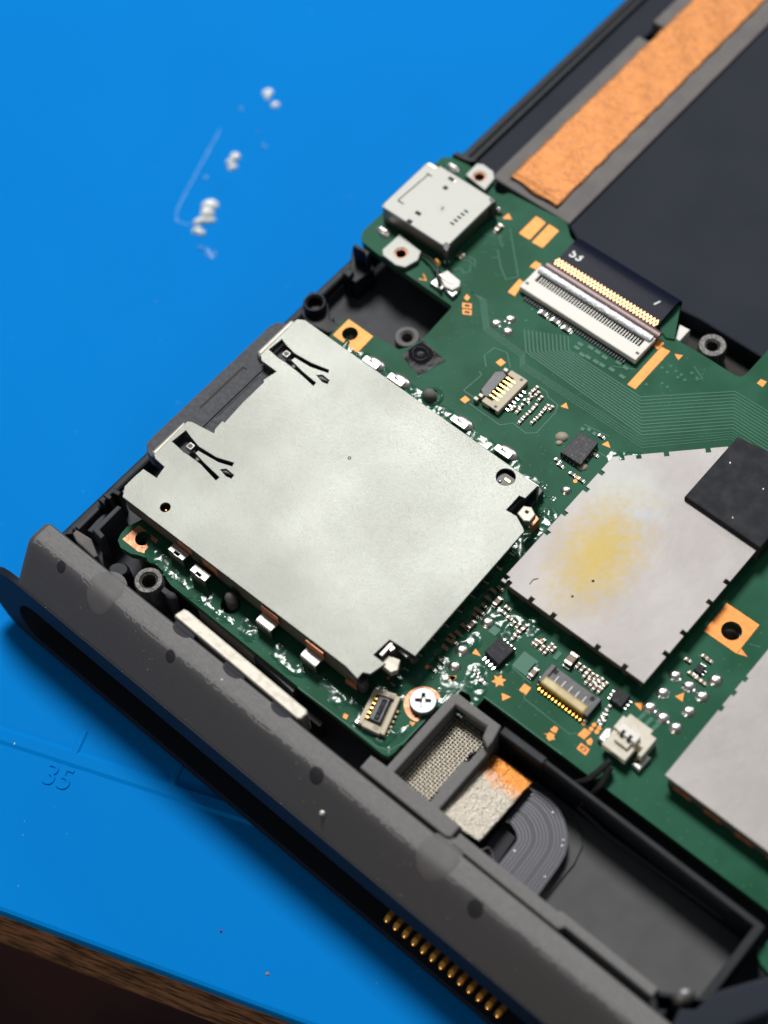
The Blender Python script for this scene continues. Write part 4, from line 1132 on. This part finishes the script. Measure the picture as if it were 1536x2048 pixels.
# ------------------------------------------------------------------ ribbon connector and cable
rc = thing('ribbon_connector', 'long cream ribbon connector with fine pins and a brown lever', 'connector', 'board connectors')
X0, X1 = 13.9, 29.5
B().box((X0, X1), (46.6, 48.25), (0.1, 0.95), 0.12).obj('housing', 'white_plastic', rc, smooth=40)
B().box((X0, X1), (48.25, 50.6), (0.1, 0.40), 0.05).obj('contact_bed', 'connector_black', rc)
for x in (X0, X1 - 0.8):
    B().box((x, x + 0.8), (48.2, 50.2), (0.1, 0.92), 0.1).obj('end_block', 'white_plastic', rc, smooth=40)
    B().box((x + 0.22, x + 0.6), (47.3, 47.6), (0.9, 0.962)).obj('end_mark', 'print_dark', rc)
pn = tl = None
for i in range(40):
    x = X0 + 1.15 + (X1 - X0 - 2.3) * i / 39
    if pn is None:
        pn = B().box((-0.07, 0.07), (48.3, 49.35), (0.4, 0.74), 0.03).obj('pin', 'pin_steel', rc)
        tl = B().box((-0.075, 0.075), (45.95, 46.65), (0.02, 0.22), 0.03).obj('pin_tail', 'connector_black', rc)
        pn.location = (x, 0, 0)
        tl.location = (x, 0, 0)
    else:
        put('pin', pn, rc, (x, 0, 0))
        put('pin_tail', tl, rc, (x, 0, 0))
lv = B()
lv.smooth = True
lv.sweep_x([(49.25, 0.75), (49.3, 1.05), (49.7, 1.28), (50.1, 1.22), (50.3, 0.85), (50.0, 0.6)], X0 + 0.35, X1 - 0.25, 8)
lv.obj('lever', 'lever_silver', rc, smooth=50)
lv = B()
lv.sweep_x([(50.25, 0.62), (50.3, 1.0), (50.75, 1.2), (51.15, 1.05), (51.2, 0.7)], X0 + 0.5, X1 + 0.1, 8)
lv.obj('lever_bar', 'ribbon_lever', rc, smooth=50)

rib = thing('ribbon_cable', 'flat black ribbon cable with gold contact strip and printed 53 folding over the board edge', 'cable')
RX0, RX1 = 14.9, 28.6
b = B()
b.smooth = True
path = [(50.4, 0.80), (51.4, 0.84), (52.4, 0.95), (53.4, 1.08), (54.4, 1.16), (55.2, 1.10), (55.8, 0.86), (56.15, 0.45), (56.25, -0.1), (56.1, -0.7), (55.8, -1.4)]
lo = [(y - 0.05 if z < 0.5 else y, z - 0.14) for y, z in path]
b.sweep_x(path + lo[::-1], RX0, RX1, 4)
b.obj('ribbon', 'ribbon_black', rib, smooth=50)
def ribz(y):
    for (ya, za_), (yb, zb) in zip(path, path[1:]):
        if ya <= y <= yb:
            return za_ + (zb - za_) * (y - ya) / (yb - ya)
    return path[0][1]
# woven gold strip: two crossing rows of slanted contacts
gold_a = gold_b = None
for i in range(31):
    x = RX0 + 0.12 + (RX1 - RX0 - 0.45) * i / 30
    for k, dx in ((0, 0.20), (1, -0.20)):
        if i == 0:
            bb = B()
            bb.strip([(0, 51.35), (dx, 51.8), (0, 52.25)], 0.115, 0.80, 0.80)
            for v in bb.bm.verts:
                v.co.z = ribz(v.co.y) + (0.02 if k else 0.032)
            g_ = bb.obj('gold_contact', 'gold_flat', rib)
            g_.location = (x, 0, 0)
            if k:
                gold_b = g_
            else:
                gold_a = g_
        else:
            put('gold_contact', gold_b if k else gold_a, rib, (x, 0, 0))
t53 = (16.3, 53.59)
text_obj('printed_number', '53', (t53[0], t53[1], ribz(t53[1]) + 0.03), 1.6, 0.03, 'print_white', rib, bold=0.03)
t1 = (26.9, 53.86)
text_obj('printed_number', '1', (t1[0], t1[1], ribz(t1[1]) + 0.03), 1.3, -0.35, 'print_white', rib, bold=0.02)
# upturned end of the board beside the ribbon
B().prism([(28.53, 51.93), (27.92, 55.26), (28.72, 55.74), (30.85, 51.74), (29.99, 51.35)], 0.0, 0.22, bevel=0.05).obj('board_flap', 'green_mask', pcb)

# ------------------------------------------------------------------ small connectors
sc1 = thing('flex_socket', 'small cream socket with black latch and six pins beside the trace bundle', 'connector', 'board connectors')
c = (21.23, 34.66)
cy0, cy1 = (21.66, 32.41)[1], (21.49, 37.8)[1]
xL = (20.59, 34.15)[0]
xa, xb = (20.89, 33.66)[0], (22.67, 33.73)[0]
p1_, p2_, p3_, p4_ = [(20.01, 32.92), (22.15, 32.45), (22.3, 37.67), (20.19, 37.68)]
x_lo, x_hi = (p1_[0] + p4_[0]) / 2, (p2_[0] + p3_[0]) / 2
y_lo, y_hi = (p1_[1] + p2_[1]) / 2, (p3_[1] + p4_[1]) / 2
B().box((x_lo + 0.85 * (x_hi - x_lo) * 0.45, x_hi), (y_lo, y_hi), (0, 0.75), 0.08).obj('housing', 'cream', sc1, smooth=40)
for y in (y_lo, y_hi - 0.7):
    B().box((x_lo - 0.1, x_hi - 0.3), (y, y + 0.7), (0, 0.70), 0.08).obj('end_block', 'cream', sc1, smooth=40)
    B().box((x_hi - 0.75, x_hi - 0.45), (y + 0.2, y + 0.5), (0.7, 0.762)).obj('end_mark', 'print_dark', sc1)
B().prism([(18.96, 33.77), (18.68, 36.5), (19.38, 37.16), (20.06, 36.86), (20.13, 34.28), (20.38, 33.65), (19.69, 33.31)], 0, 0.62, bevel=0.1).obj('latch', 'connector_black', sc1, smooth=40)
pp = None
for i in range(6):
    y = y_lo + 1.1 + (y_hi - y_lo - 2.2) * i / 5
    if pp is None:
        pp = B().box((x_lo + 0.1, x_lo + 1.3), (-0.10, 0.10), (0.62, 0.80), 0.04).obj('pin', 'gold', sc1)
        pt = B().box((x_hi - 0.05, x_hi + 0.55), (-0.10, 0.10), (0.02, 0.22), 0.04).obj('pin_tail', 'solder', sc1)
        pp.location = (0, y, 0)
        pt.location = (0, y, 0)
    else:
        put('pin', pp, sc1, (0, y, 0))
        put('pin_tail', pt, sc1, (0, y, 0))
for q in ((19.49, 33.23), (19.49, 37.34), (19.34, 32.61)):
    B().box((q[0] - 0.25, q[0] + 0.25), (q[1] - 0.2, q[1] + 0.2), (0, 0.68), 0.06).obj('anchor_lug', 'nickel_bar', sc1)

sc2 = thing('flex_socket', 'wide black socket with a yellowed lever and gold pins by the stained shield', 'connector', 'board connectors')
q1, q2, q3, q4 = [(44.18, 13.62), (50.19, 13.76), (50.28, 11.05), (44.44, 11.17)]
xA, xB = (q1[0] + q4[0]) / 2, (q2[0] + q3[0]) / 2
yB_, yA_ = (q1[1] + q2[1]) / 2, (q3[1] + q4[1]) / 2
ym = yA_ + (yB_ - yA_) * 0.42
B().box((xA, xB), (ym, yB_), (0, 0.78), 0.08).obj('housing', 'connector_black', sc2, smooth=40)
for x in (xA, xB - 0.55):
    B().box((x, x + 0.55), (yA_ + 0.3, yB_), (0, 0.98), 0.08).obj('end_block', 'connector_black', sc2, smooth=40)
    B().box((x + (0.1 if x == xA else -0.45), x + (1.0 if x == xA else 0.45)), (yB_ - 0.7, yB_ - 0.2), (0.78, 0.80)).obj('end_recess', 'hole_dark', sc2)
l = B().box((xA + 0.35, xB - 0.45), (ym - 0.85, ym + 0.12), (0.35, 1.08), 0.2).obj('lever', 'yellowed', sc2, smooth=40)
pp = None
for i in range(13):
    x = xA + 0.5 + (xB - xA - 1.0) * i / 12
    if pp is None:
        pp = B().box((-0.11, 0.11), (yA_ - 0.25, yA_ + 0.75), (0.02, 0.30), 0.06).obj('pin', 'gold', sc2)
        pt = B().box((-0.09, 0.09), (ym + 0.1, ym + 0.85), (0.78, 0.86), 0.03).obj('pin_tip', 'steel', sc2)
        pp.location = (x, 0, 0)
        pt.location = (x, 0, 0)
    else:
        put('pin', pp, sc2, (x, 0, 0))
        if i % 2 == 0:
            put('pin_tip', pt, sc2, (x, 0, 0))
for q in ((xA + 0.1, yA_ + 0.35), (xB - 0.1, yA_ + 0.1), (xA - 0.15, yA_ + 0.9)):
    B().dome(q, 0.26, 0.26, 0.4, 0.0, 0, 12, 4).obj('anchor_lug', 'solder', sc2, smooth=60)

sc3 = thing('flex_socket', 'small cream socket with a black insert beside the screw', 'connector', 'board connectors')
a, b_, c, d = [(32.8, 0.99), (35.33, 1.98), (36.68, -2.05), (33.86, -2.68)]
ctr = Vector(((a[0] + b_[0] + c[0] + d[0]) / 4, (a[1] + b_[1] + c[1] + d[1]) / 4))
def lerp2(u, v, z=None):
    x = a[0] * (1 - u) * (1 - v) + b_[0] * u * (1 - v) + c[0] * u * v + d[0] * (1 - u) * v
    y = a[1] * (1 - u) * (1 - v) + b_[1] * u * (1 - v) + c[1] * u * v + d[1] * (1 - u) * v
    return (x, y)
def quad(u0, u1, v0, v1):
    return [lerp2(u0, v0), lerp2(u1, v0), lerp2(u1, v1), lerp2(u0, v1)]
B().prism(quad(0, 1, 0, 1), 0.02, 0.35, bevel=0.05).obj('socket_base', 'flux_brown', sc3)
for uv in ((0.0, 0.17, 0, 1), (0.83, 1.0, 0.02, 1.0), (0.17, 0.83, 0.86, 1.03), (0.17, 0.83, -0.02, 0.12)):
    B().prism(quad(*uv), 0.05, 0.78, bevel=0.06).obj('housing', 'cream', sc3, smooth=40)
B().prism(quad(0.26, 0.72, 0.14, 0.80), 0.3, 0.82, bevel=0.12).obj('insert', 'connector_black', sc3, smooth=40)
B().prism(quad(0.45, 0.62, 0.2, 0.75), 0.7, 0.92, bevel=0.08).obj('insert_ridge', 'sticker_gloss', sc3, smooth=40)
for k in range(5):
    B().prism(quad(0.17, 0.30, 0.22 + k * 0.13, 0.27 + k * 0.13), 0.3, 0.72, bevel=0.03).obj('pin', 'gold', sc3)
    B().prism(quad(1.0, 1.10, 0.30 + k * 0.13, 0.36 + k * 0.13), 0.0, 0.3, bevel=0.03).obj('pin_tail', 'yellowed', sc3)
for uv in ((0.6, 0.8, 0.02, 0.10), (0.55, 0.75, 0.88, 0.98)):
    B().prism(quad(*uv), 0.75, 0.80).obj('housing_window', 'flux_brown', sc3)
B().prism(quad(-0.12, 0.10, 0.9, 1.02), 0, 0.5, bevel=0.1).obj('anchor_lug', 'solder', sc3)
B().prism(quad(-0.02, 0.16, -0.08, 0.05), 0, 0.5, bevel=0.1).obj('anchor_lug', 'solder', sc3)

# ------------------------------------------------------------------ wire plug
MAT('plug_white', (0.66, 0.62, 0.53), 0.5, spec=0.3, bump=(5, 0.15, 0.02), var=(0.9, (0.58, 0.53, 0.43), 0.4, 0.65))
plug = thing('wire_plug', 'cream two-pin plug and socket with a black wire at the board edge', 'plug')
pc = (54.77, 12.19)
px_, py_ = pc
ang = 0.0
B().prism([(px_ - 1.9, py_ - 0.3), (px_ - 1.9, py_ + 1.2), (px_ - 1.5, py_ + 1.2), (px_ - 1.5, py_ + 1.75), (px_ + 1.2, py_ + 1.75), (px_ + 1.2, py_ + 1.3), (px_ + 1.9, py_ + 1.3), (px_ + 1.9, py_ - 1.1), (px_ + 1.45, py_ - 1.1), (px_ + 1.45, py_ - 0.3)], 0.0, 1.75, bevel=0.09).obj('socket', 'plug_white', plug)
B().box((px_ - 1.35, px_ + 0.75), (py_ - 0.55, py_ + 0.35), (1.5, 2.35), 0.10).obj('plug_top', 'white_plastic', plug)
B().box((px_ - 1.75, px_ + 0.95), (py_ - 2.3, py_ - 0.45), (0.7, 1.65), 0.10).obj('plug_body', 'plug_white', plug)
B().box((px_ - 1.05, px_ + 0.45), (py_ - 1.35, py_ - 0.5), (1.6, 2.05), 0.08).obj('plug_key', 'plug_white', plug)
for dx in (-0.75, 0.05):
    B().box((px_ + dx - 0.17, px_ + dx + 0.17), (py_ - 0.75, py_ - 0.15), (2.0, 2.375), 0.03).obj('plug_slot', 'hole_dark', plug)
for pts in ([(52.22, 10.44), (52.17, 11.75), (52.63, 12.13), (53.3, 10.66), (53.11, 10.42)], [(56.2, 10.39), (56.51, 11.97), (57.2, 12.05), (57.15, 10.27)]):
    B().prism(pts, 0.0, 0.7, bevel=0.15).obj('solder_lug', 'tin_bright', plug, smooth=40)
for q in ((53.07, 10.9), (56.36, 10.92)):
    B().dome(q, 0.35, 0.3, 0.3, 0.6, 0, 12, 4).obj('lug_hole', 'hole_dark', plug, smooth=60)
w0, w1, w2, w3 = (54.65, 9.2), (54.33, 7.71), (53.91, 6.55), (52.75, 5.77)
B().tube([(*w0, 1.4), (*w1, 0.95), (*w2, 0.35), (*w3, -1.0), (w3[0] - 2.2, w3[1] - 0.1, -2.2)], 0.34, 10).obj('wire', 'wire_black', plug, smooth=60)
B().tube([(w0[0] + 0.3, w0[1] - 0.5, 1.2), (w1[0] + 0.9, w1[1] - 0.5, 0.6), (w2[0] + 1.1, w2[1] - 0.9, -0.6), (w3[0] + 1.5, w3[1] - 0.8, -2.4), (w3[0] + 5, w3[1] - 1.0, -2.9), (w3[0] + 18, w3[1] - 0.6, -3.0)], 0.34, 10).obj('wire', 'wire_black', plug, smooth=60)

# ------------------------------------------------------------------ chips
def chip(label, pts, z1, mat, legs, name='chip'):
    t = thing(name, label, 'chip', 'chips soldered on the board')
    B().prism(pts, 0.08, z1, bevel=0.06).obj('package', mat, t, smooth=30)
    for e, n, lw, ll in legs:
        p, q = Vector(pts[e]), Vector(pts[(e + 1) % len(pts)])
        cen = sum((Vector(x) for x in pts), Vector((0, 0))) / len(pts)
        d = (q - p).normalized()
        nr = Vector((d.y, -d.x))
        if nr.dot((p + q) / 2 - cen) < 0:
            nr = -nr
        for i in range(n):
            c = p + (q - p) * ((i + 0.7) / (n + 0.4))
            u, v = d * lw / 2, nr * ll
            B().prism([tuple(c - u - nr * 0.1), tuple(c + u - nr * 0.1), tuple(c + u + v), tuple(c - u + v)], 0.0, 0.16, bevel=0.04).obj('leg', 'solder', t)
    return t
chip('square black chip with a frosted speckled top beside the shield edge', [(30.39, 36.08), (32.6, 36.14), (32.83, 32.93), (30.28, 32.87)], 0.78, 'chip_frosted', [(1, 4, 0.16, 0.12), (2, 5, 0.16, 0.1)])
chip('plain black chip with four legs next to the copper star', [(38.66, 12.79), (40.63, 12.6), (40.45, 10.36), (38.5, 10.65)], 0.9, 'chip_black', [(2, 4, 0.22, 0.62), (0, 4, 0.22, 0.35)])
chip('small black chip between the yellowed socket and the stained shield corner', [(50.48, 15.66), (51.98, 15.83), (52.01, 14.31), (50.67, 14.27)], 0.75, 'chip_black', [(1, 3, 0.2, 0.4), (3, 3, 0.2, 0.3)])
chip('tiny black chip above the cluster of round solder points', [(54.95, 22.7), (55.65, 22.75), (55.67, 21.81), (54.92, 21.8)], 0.5, 'chip_black', [(0, 3, 0.14, 0.3), (2, 3, 0.14, 0.35), (1, 2, 0.14, 0.3)])

# sticker
st = thing('sticker', 'crinkled glossy black square sticker next to the grey screw boss', 'sticker')
p = [(9.92, 35.11), (13.47, 34.6), (12.51, 31.36), (9.27, 32.21)]
def stq(u, v):
    x = p[0][0] * (1 - u) * (1 - v) + p[1][0] * u * (1 - v) + p[2][0] * u * v + p[3][0] * (1 - u) * v
    y = p[0][1] * (1 - u) * (1 - v) + p[1][1] * u * (1 - v) + p[2][1] * u * v + p[3][1] * (1 - u) * v
    r = math.hypot(u - 0.35, v - 0.45)
    return (x, y, 0.06 + 0.16 * math.exp(-((r - 0.26) / 0.07) ** 2) + 0.03 * math.sin(9 * u + 4 * v))
bb = B()
bb.smooth = True
bb.grid(stq, 24, 24)
bb.obj('sticker_sheet', 'sticker_gloss', st, recalc=False)

# ------------------------------------------------------------------ screw
scr = thing('screw', 'silver cross-head screw on a copper ring by the speaker bay', 'screw')
c = (37.21, 2.97)
c0 = (37.25, 2.88)
pad([q for q in circ((c0[0], c0[1]), 1.85, 32) if q[0] < 38.2], 0.04, 'copper_worn', 'screw_pad')
cross = []
aw, al = 0.17, 0.74
for k in range(4):
    a = k * math.pi / 2 + 0.62
    ca, sa = math.cos(a), math.sin(a)
    for u, v in ((aw, -aw), (al, -aw * 0.8), (al, aw * 0.8)):
        cross.append((c[0] + u * ca - v * sa, c[1] + u * sa + v * ca))
B().prism(circ(c, 1.28, 36), 0.1, 0.78, [cross], bevel=0.05).obj('head', 'zinc_screw', scr, smooth=30)
B().lathe(c, [(1.28, 0.06), (1.33, 0.3), (1.33, 0.62), (1.29, 0.72)], 36).obj('head_rim', 'zinc_screw', scr, smooth=60)
B().cyl(c, 1.0, 0.05, 0.32, 24).obj('recess', 'tin_side', scr)

# ------------------------------------------------------------------ copper tape, foil and flex cable
tape = thing('copper_tape', 'wrinkled orange copper tape strip running along the grey frame edge', 'tape')
bb = B()
bb.smooth = True
random.seed(5)
def tp_(u, v):
    y = 59.0 + 62 * v
    x = 2.55 + 6.95 * u + 0.07 * math.sin(y * 1.7) * (1 if u in (0, 1) else 0)
    if v == 0:
        y += 0.35 * math.sin(u * 9) * 0.4 - 0.25 * u
    z = -0.72 + 0.03 * math.sin(y * 0.9 + x) + 0.02 * math.sin(x * 2.3 - y * 0.5) + random.gauss(0, 0.03) + (0.22 * (1 - v * 60) if v * 60 < 1 else 0)
    return (x, y, z)
bb.grid(tp_, 22, 120)
o = bb.obj('tape_sheet', 'copper_foil', tape, recalc=False)
sm = o.modifiers.new('thickness', 'SOLIDIFY')
sm.thickness = 0.08
sm.offset = -1

foil = thing('foil_patch', 'speckled silver foil patch turning copper at its top edge in the bay', 'foil')
bb = B()
bb.smooth = True
def fo_(u, v):
    x = 45.05 + 4.65 * u
    y = -3.95 + 7.9 * v + (0.12 * math.sin(u * 8) if v == 0 else 0)
    return (x, y, -1.75 + 0.5 * (1 - v) ** 2 - 0.5 * max(0, v - 0.78) + random.gauss(0, 0.018))
bb.grid(fo_, 26, 40)
o = bb.obj('foil_sheet', 'foil', foil, recalc=False)
sm = o.modifiers.new('thickness', 'SOLIDIFY')
sm.thickness = 0.12
sm.offset = -1
B().prism([(45.2, -3.7), (49.55, -3.8), (49.55, 3.7), (45.2, 3.7)], -4.6, -2.35).obj('foil_backing', 'black_plastic', foil)

flex = thing('flex_cable', 'dark grey flex cable bending through the bay with fine parallel lines', 'cable')
fout = [(49.47, 3.77), (50.77, 4.1), (51.92, 4.12), (52.99, 3.86), (54.06, 3.31), (55.06, 2.5), (55.74, 1.64), (56.17, 0.69), (56.37, -0.45), (56.51, -2.43), (56.64, -4.4)]
fin = [(49.81, -0.42), (50.03, -0.21), (50.54, -0.23), (51.22, -0.48), (51.55, -0.72), (51.75, -0.9), (51.87, -1.17), (51.91, -1.51), (51.92, -1.95), (51.97, -3.21), (52.01, -4.49)]
B().prism(fout + fin[::-1], -3.14, -3.0).obj('flex_sheet', 'flex_grey', flex)
for k in range(14):
    t = 0.06 + 0.88 * k / 13
    if k in (4, 9):
        continue
    pts = [(p_[0] + (q_[0] - p_[0]) * t, p_[1] + (q_[1] - p_[1]) * t) for p_, q_ in zip(fout, fin)]
    B().strip(pts, 0.17, -3.01, -2.95).obj('flex_line', 'flex_line', flex)
for c in ((50.15, 3.28), (52.77, 3.16), (55.17, 1.68), (55.42, 1.17), (56, -2.16), (50.05, -0.23), (52.36, -2.02)):
    B().dome(c, 0.14, 0.14, 0.10, -2.98, 0, 10, 3).obj('dust_fleck', 'crumb_pale', flex, smooth=60)
B().prism([(49.64, -1.54), (49.71, -0.65), (51.5, -0.7), (51.81, -4.21), (49.68, -3.75)], -4.6, -3.7, bevel=0.1).obj('floor_pocket', 'plug_dark', case)
B().prism([(49.35, -4.72), (49.71, -4.22), (50.23, -4.39), (51.83, -4.46), (51.91, -4.79), (50.85, -4.67), (49.66, -4.86)], -4.6, -2.0, bevel=0.1).obj('cable_stop', 'black_plastic', case)
B().tube([(*(50.11, -4.46), -1.6), (*(50.64, -3.7), -1.3), (*(51.18, -3.77), -1.6), (*(51.99, -4.53), -2.0)], 0.06, 6).obj('loose_fibre', 'frame_grey', case)

# ------------------------------------------------------------------ drops of glue and crumbs
def lump(name, label, cat, parts, mat, group, z=-13.5):
    b = B()
    b.smooth = True
    for c, rx, ry, h, rot in parts:
        b.dome(c, rx, ry, h, z - 0.02, rot, 16, 5)
    o = b.obj(name, mat)
    tag(o, label, cat, group)
    return o
GL = 'glue drops on the blue mat'
R1 = 2.1
lump('glue_drop', 'largest clear glue drop, long and lumpy, on the blue mat', 'glue drop',
     [((-30.75, 41.14), 1.15, 0.95, 0.75, 0.9), ((-30.14, 40.04), 0.95, 0.8, 0.7, 0.9), ((-29.99, 38.59), 0.95, 0.55, 0.6, 1.1), ((-29.16, 39.37), 0.9, 0.4, 0.45, 0.9), ((-29.31, 37.31), 0.7, 0.5, 0.5, 1.2), ((-28.57, 37.37), 0.55, 0.42, 0.45, 0.9)], 'clear_glue', GL)
lump('glue_drop', 'clear glue drop of two joined beads midway up the trail on the mat', 'glue drop',
     [((-33.7, 48.86), 0.75, 0.7, 0.6, 0), ((-33.63, 47.83), 0.55, 0.5, 0.45, 0.5), ((-32.78, 47.41), 0.7, 0.45, 0.45, 1.2)], 'clear_glue', GL)
lump('glue_drop', 'upper round clear glue bead at the far end of the trail', 'glue drop', [((-37.85, 59.41), 0.75, 0.6, 0.4, 1.0), ((-37.24, 58.75), 0.4, 0.35, 0.3, 1.0)], 'clear_glue', GL)
lump('glue_drop', 'small clear glue bead just below the upper round bead', 'glue drop', [((-35.62, 58.44), 0.58, 0.52, 0.35, 1.0)], 'clear_glue', GL)
lump('glue_drop', 'faint flat glue spot alone near the upper part of the trail', 'glue drop', [((-38.77, 55.25), 0.55, 0.38, 0.14, 0.2)], 'haze_glue', GL)
lump('glue_drop', 'faint small glue spot between the thin ring line and the two joined beads', 'glue drop', [((-34.48, 44.07), 0.5, 0.36, 0.14, 0.6)], 'haze_glue', GL)
lump('glue_drop', 'ragged glue smear below the largest drop', 'glue drop', [((-26.17, 35.92), 1.1, 0.42, 0.16, -0.15), ((-27.15, 35.66), 0.6, 0.35, 0.14, 0.4), ((-25.13, 36.22), 0.6, 0.26, 0.12, -0.6), ((-25.42, 35.49), 0.9, 0.42, 0.10, -0.1)], 'haze_glue', GL)
lump('glue_drop', 'brownish thin glue speck right of the two joined beads', 'glue drop', [((-32.14, 52.53), 0.62, 0.34, 0.12, 0.1), ((-34.36, 53.69), 0.3, 0.25, 0.10, 0.1)], 'haze_glue', GL)
b = B()
b.smooth = True
rng = [(-38.46, 51.08), (-37.22, 47.63), (-36.36, 45.3), (-35.34, 42.59), (-34.17, 39.51), (-33.6, 38.12), (-32.86, 37.13), (-32.03, 36.86), (-30.46, 37.57)]
b.strip(rng, 0.3, -13.51, -13.485)
tag(b.obj('glue_outline', 'haze_glue'), 'thin dried glue outline curving along the left of the glue drops', 'glue line')

def crumb(name, label, c, z, r, mat, grp='crumbs and specks'):
    b = B()
    bmesh.ops.create_icosphere(b.bm, subdivisions=2, radius=r)
    for v in b.bm.verts:
        v.co *= random.uniform(0.75, 1.15)
        v.co.z *= 0.7
    o = b.obj(name, mat, smooth=50)
    o.location = (c[0], c[1], z + r * 0.4)
    tag(o, label, 'crumb', grp)
    return o
c = (36.73, -11.06)
crumb('crumb', 'pale crumb on the rail below its middle round plug', c, railz(c[1]), 0.30, 'crumb_pale')
c = (30.85, -6.42)
crumb('crumb', 'bright solder crumb at the lower end of the silver bar', c, 0.3, 0.26, 'solder')
c = (20.76, -7.61)
crumb('crumb', 'pale fleck on the rail next to a half-moon mark', ((21.29, -7.44)[0], (21.29, -7.44)[1] - 0.5), 1.7, 0.16, 'crumb_pale')
crumb('crumb', 'purple speck on the lit part of the mat', (33.29, -23.85), -13.5, 0.15, 'crumb_purple')
crumb('crumb', 'pale brown speck beside the raised ruler line', (3.06, -23.54), -13.5, 0.18, 'crumb_pale')
crumb('crumb', 'grey brown smudge crumb near the bottom edge of the mat', (39.64, -23.98), -13.5, 0.16, 'crumb_brown')
random.seed(17)
fleck = B()
fleck.smooth = True
for _ in range(130):
    q = along(random.uniform(-40, 60), random.uniform(2, 130))
    if q[0] > -8 and q[1] > -14:
        continue
    rr_ = random.uniform(0.03, 0.09)
    fleck.dome(q, rr_ * random.uniform(1, 2.2), rr_, rr_ * 0.5, -13.51, random.uniform(0, 3), 6, 2)
fk = fleck.obj('mat_lint', 'lint', mat_thing)
fk['kind'] = 'stuff'
random.seed(11)
dust = B()
dust.smooth = True
for _ in range(90):
    x = random.uniform(-3, 75)
    y = random.uniform(-12.6, -7.0)
    r = random.uniform(0.02, 0.065)
    dust.dome((x, y), r, r * 0.8, r * 0.6, railz(y) - 0.005, 0, 6, 2)
dust.mi = 0
du = dust.obj('rail_dust', 'dust_grey', rail)
du['kind'] = 'stuff'
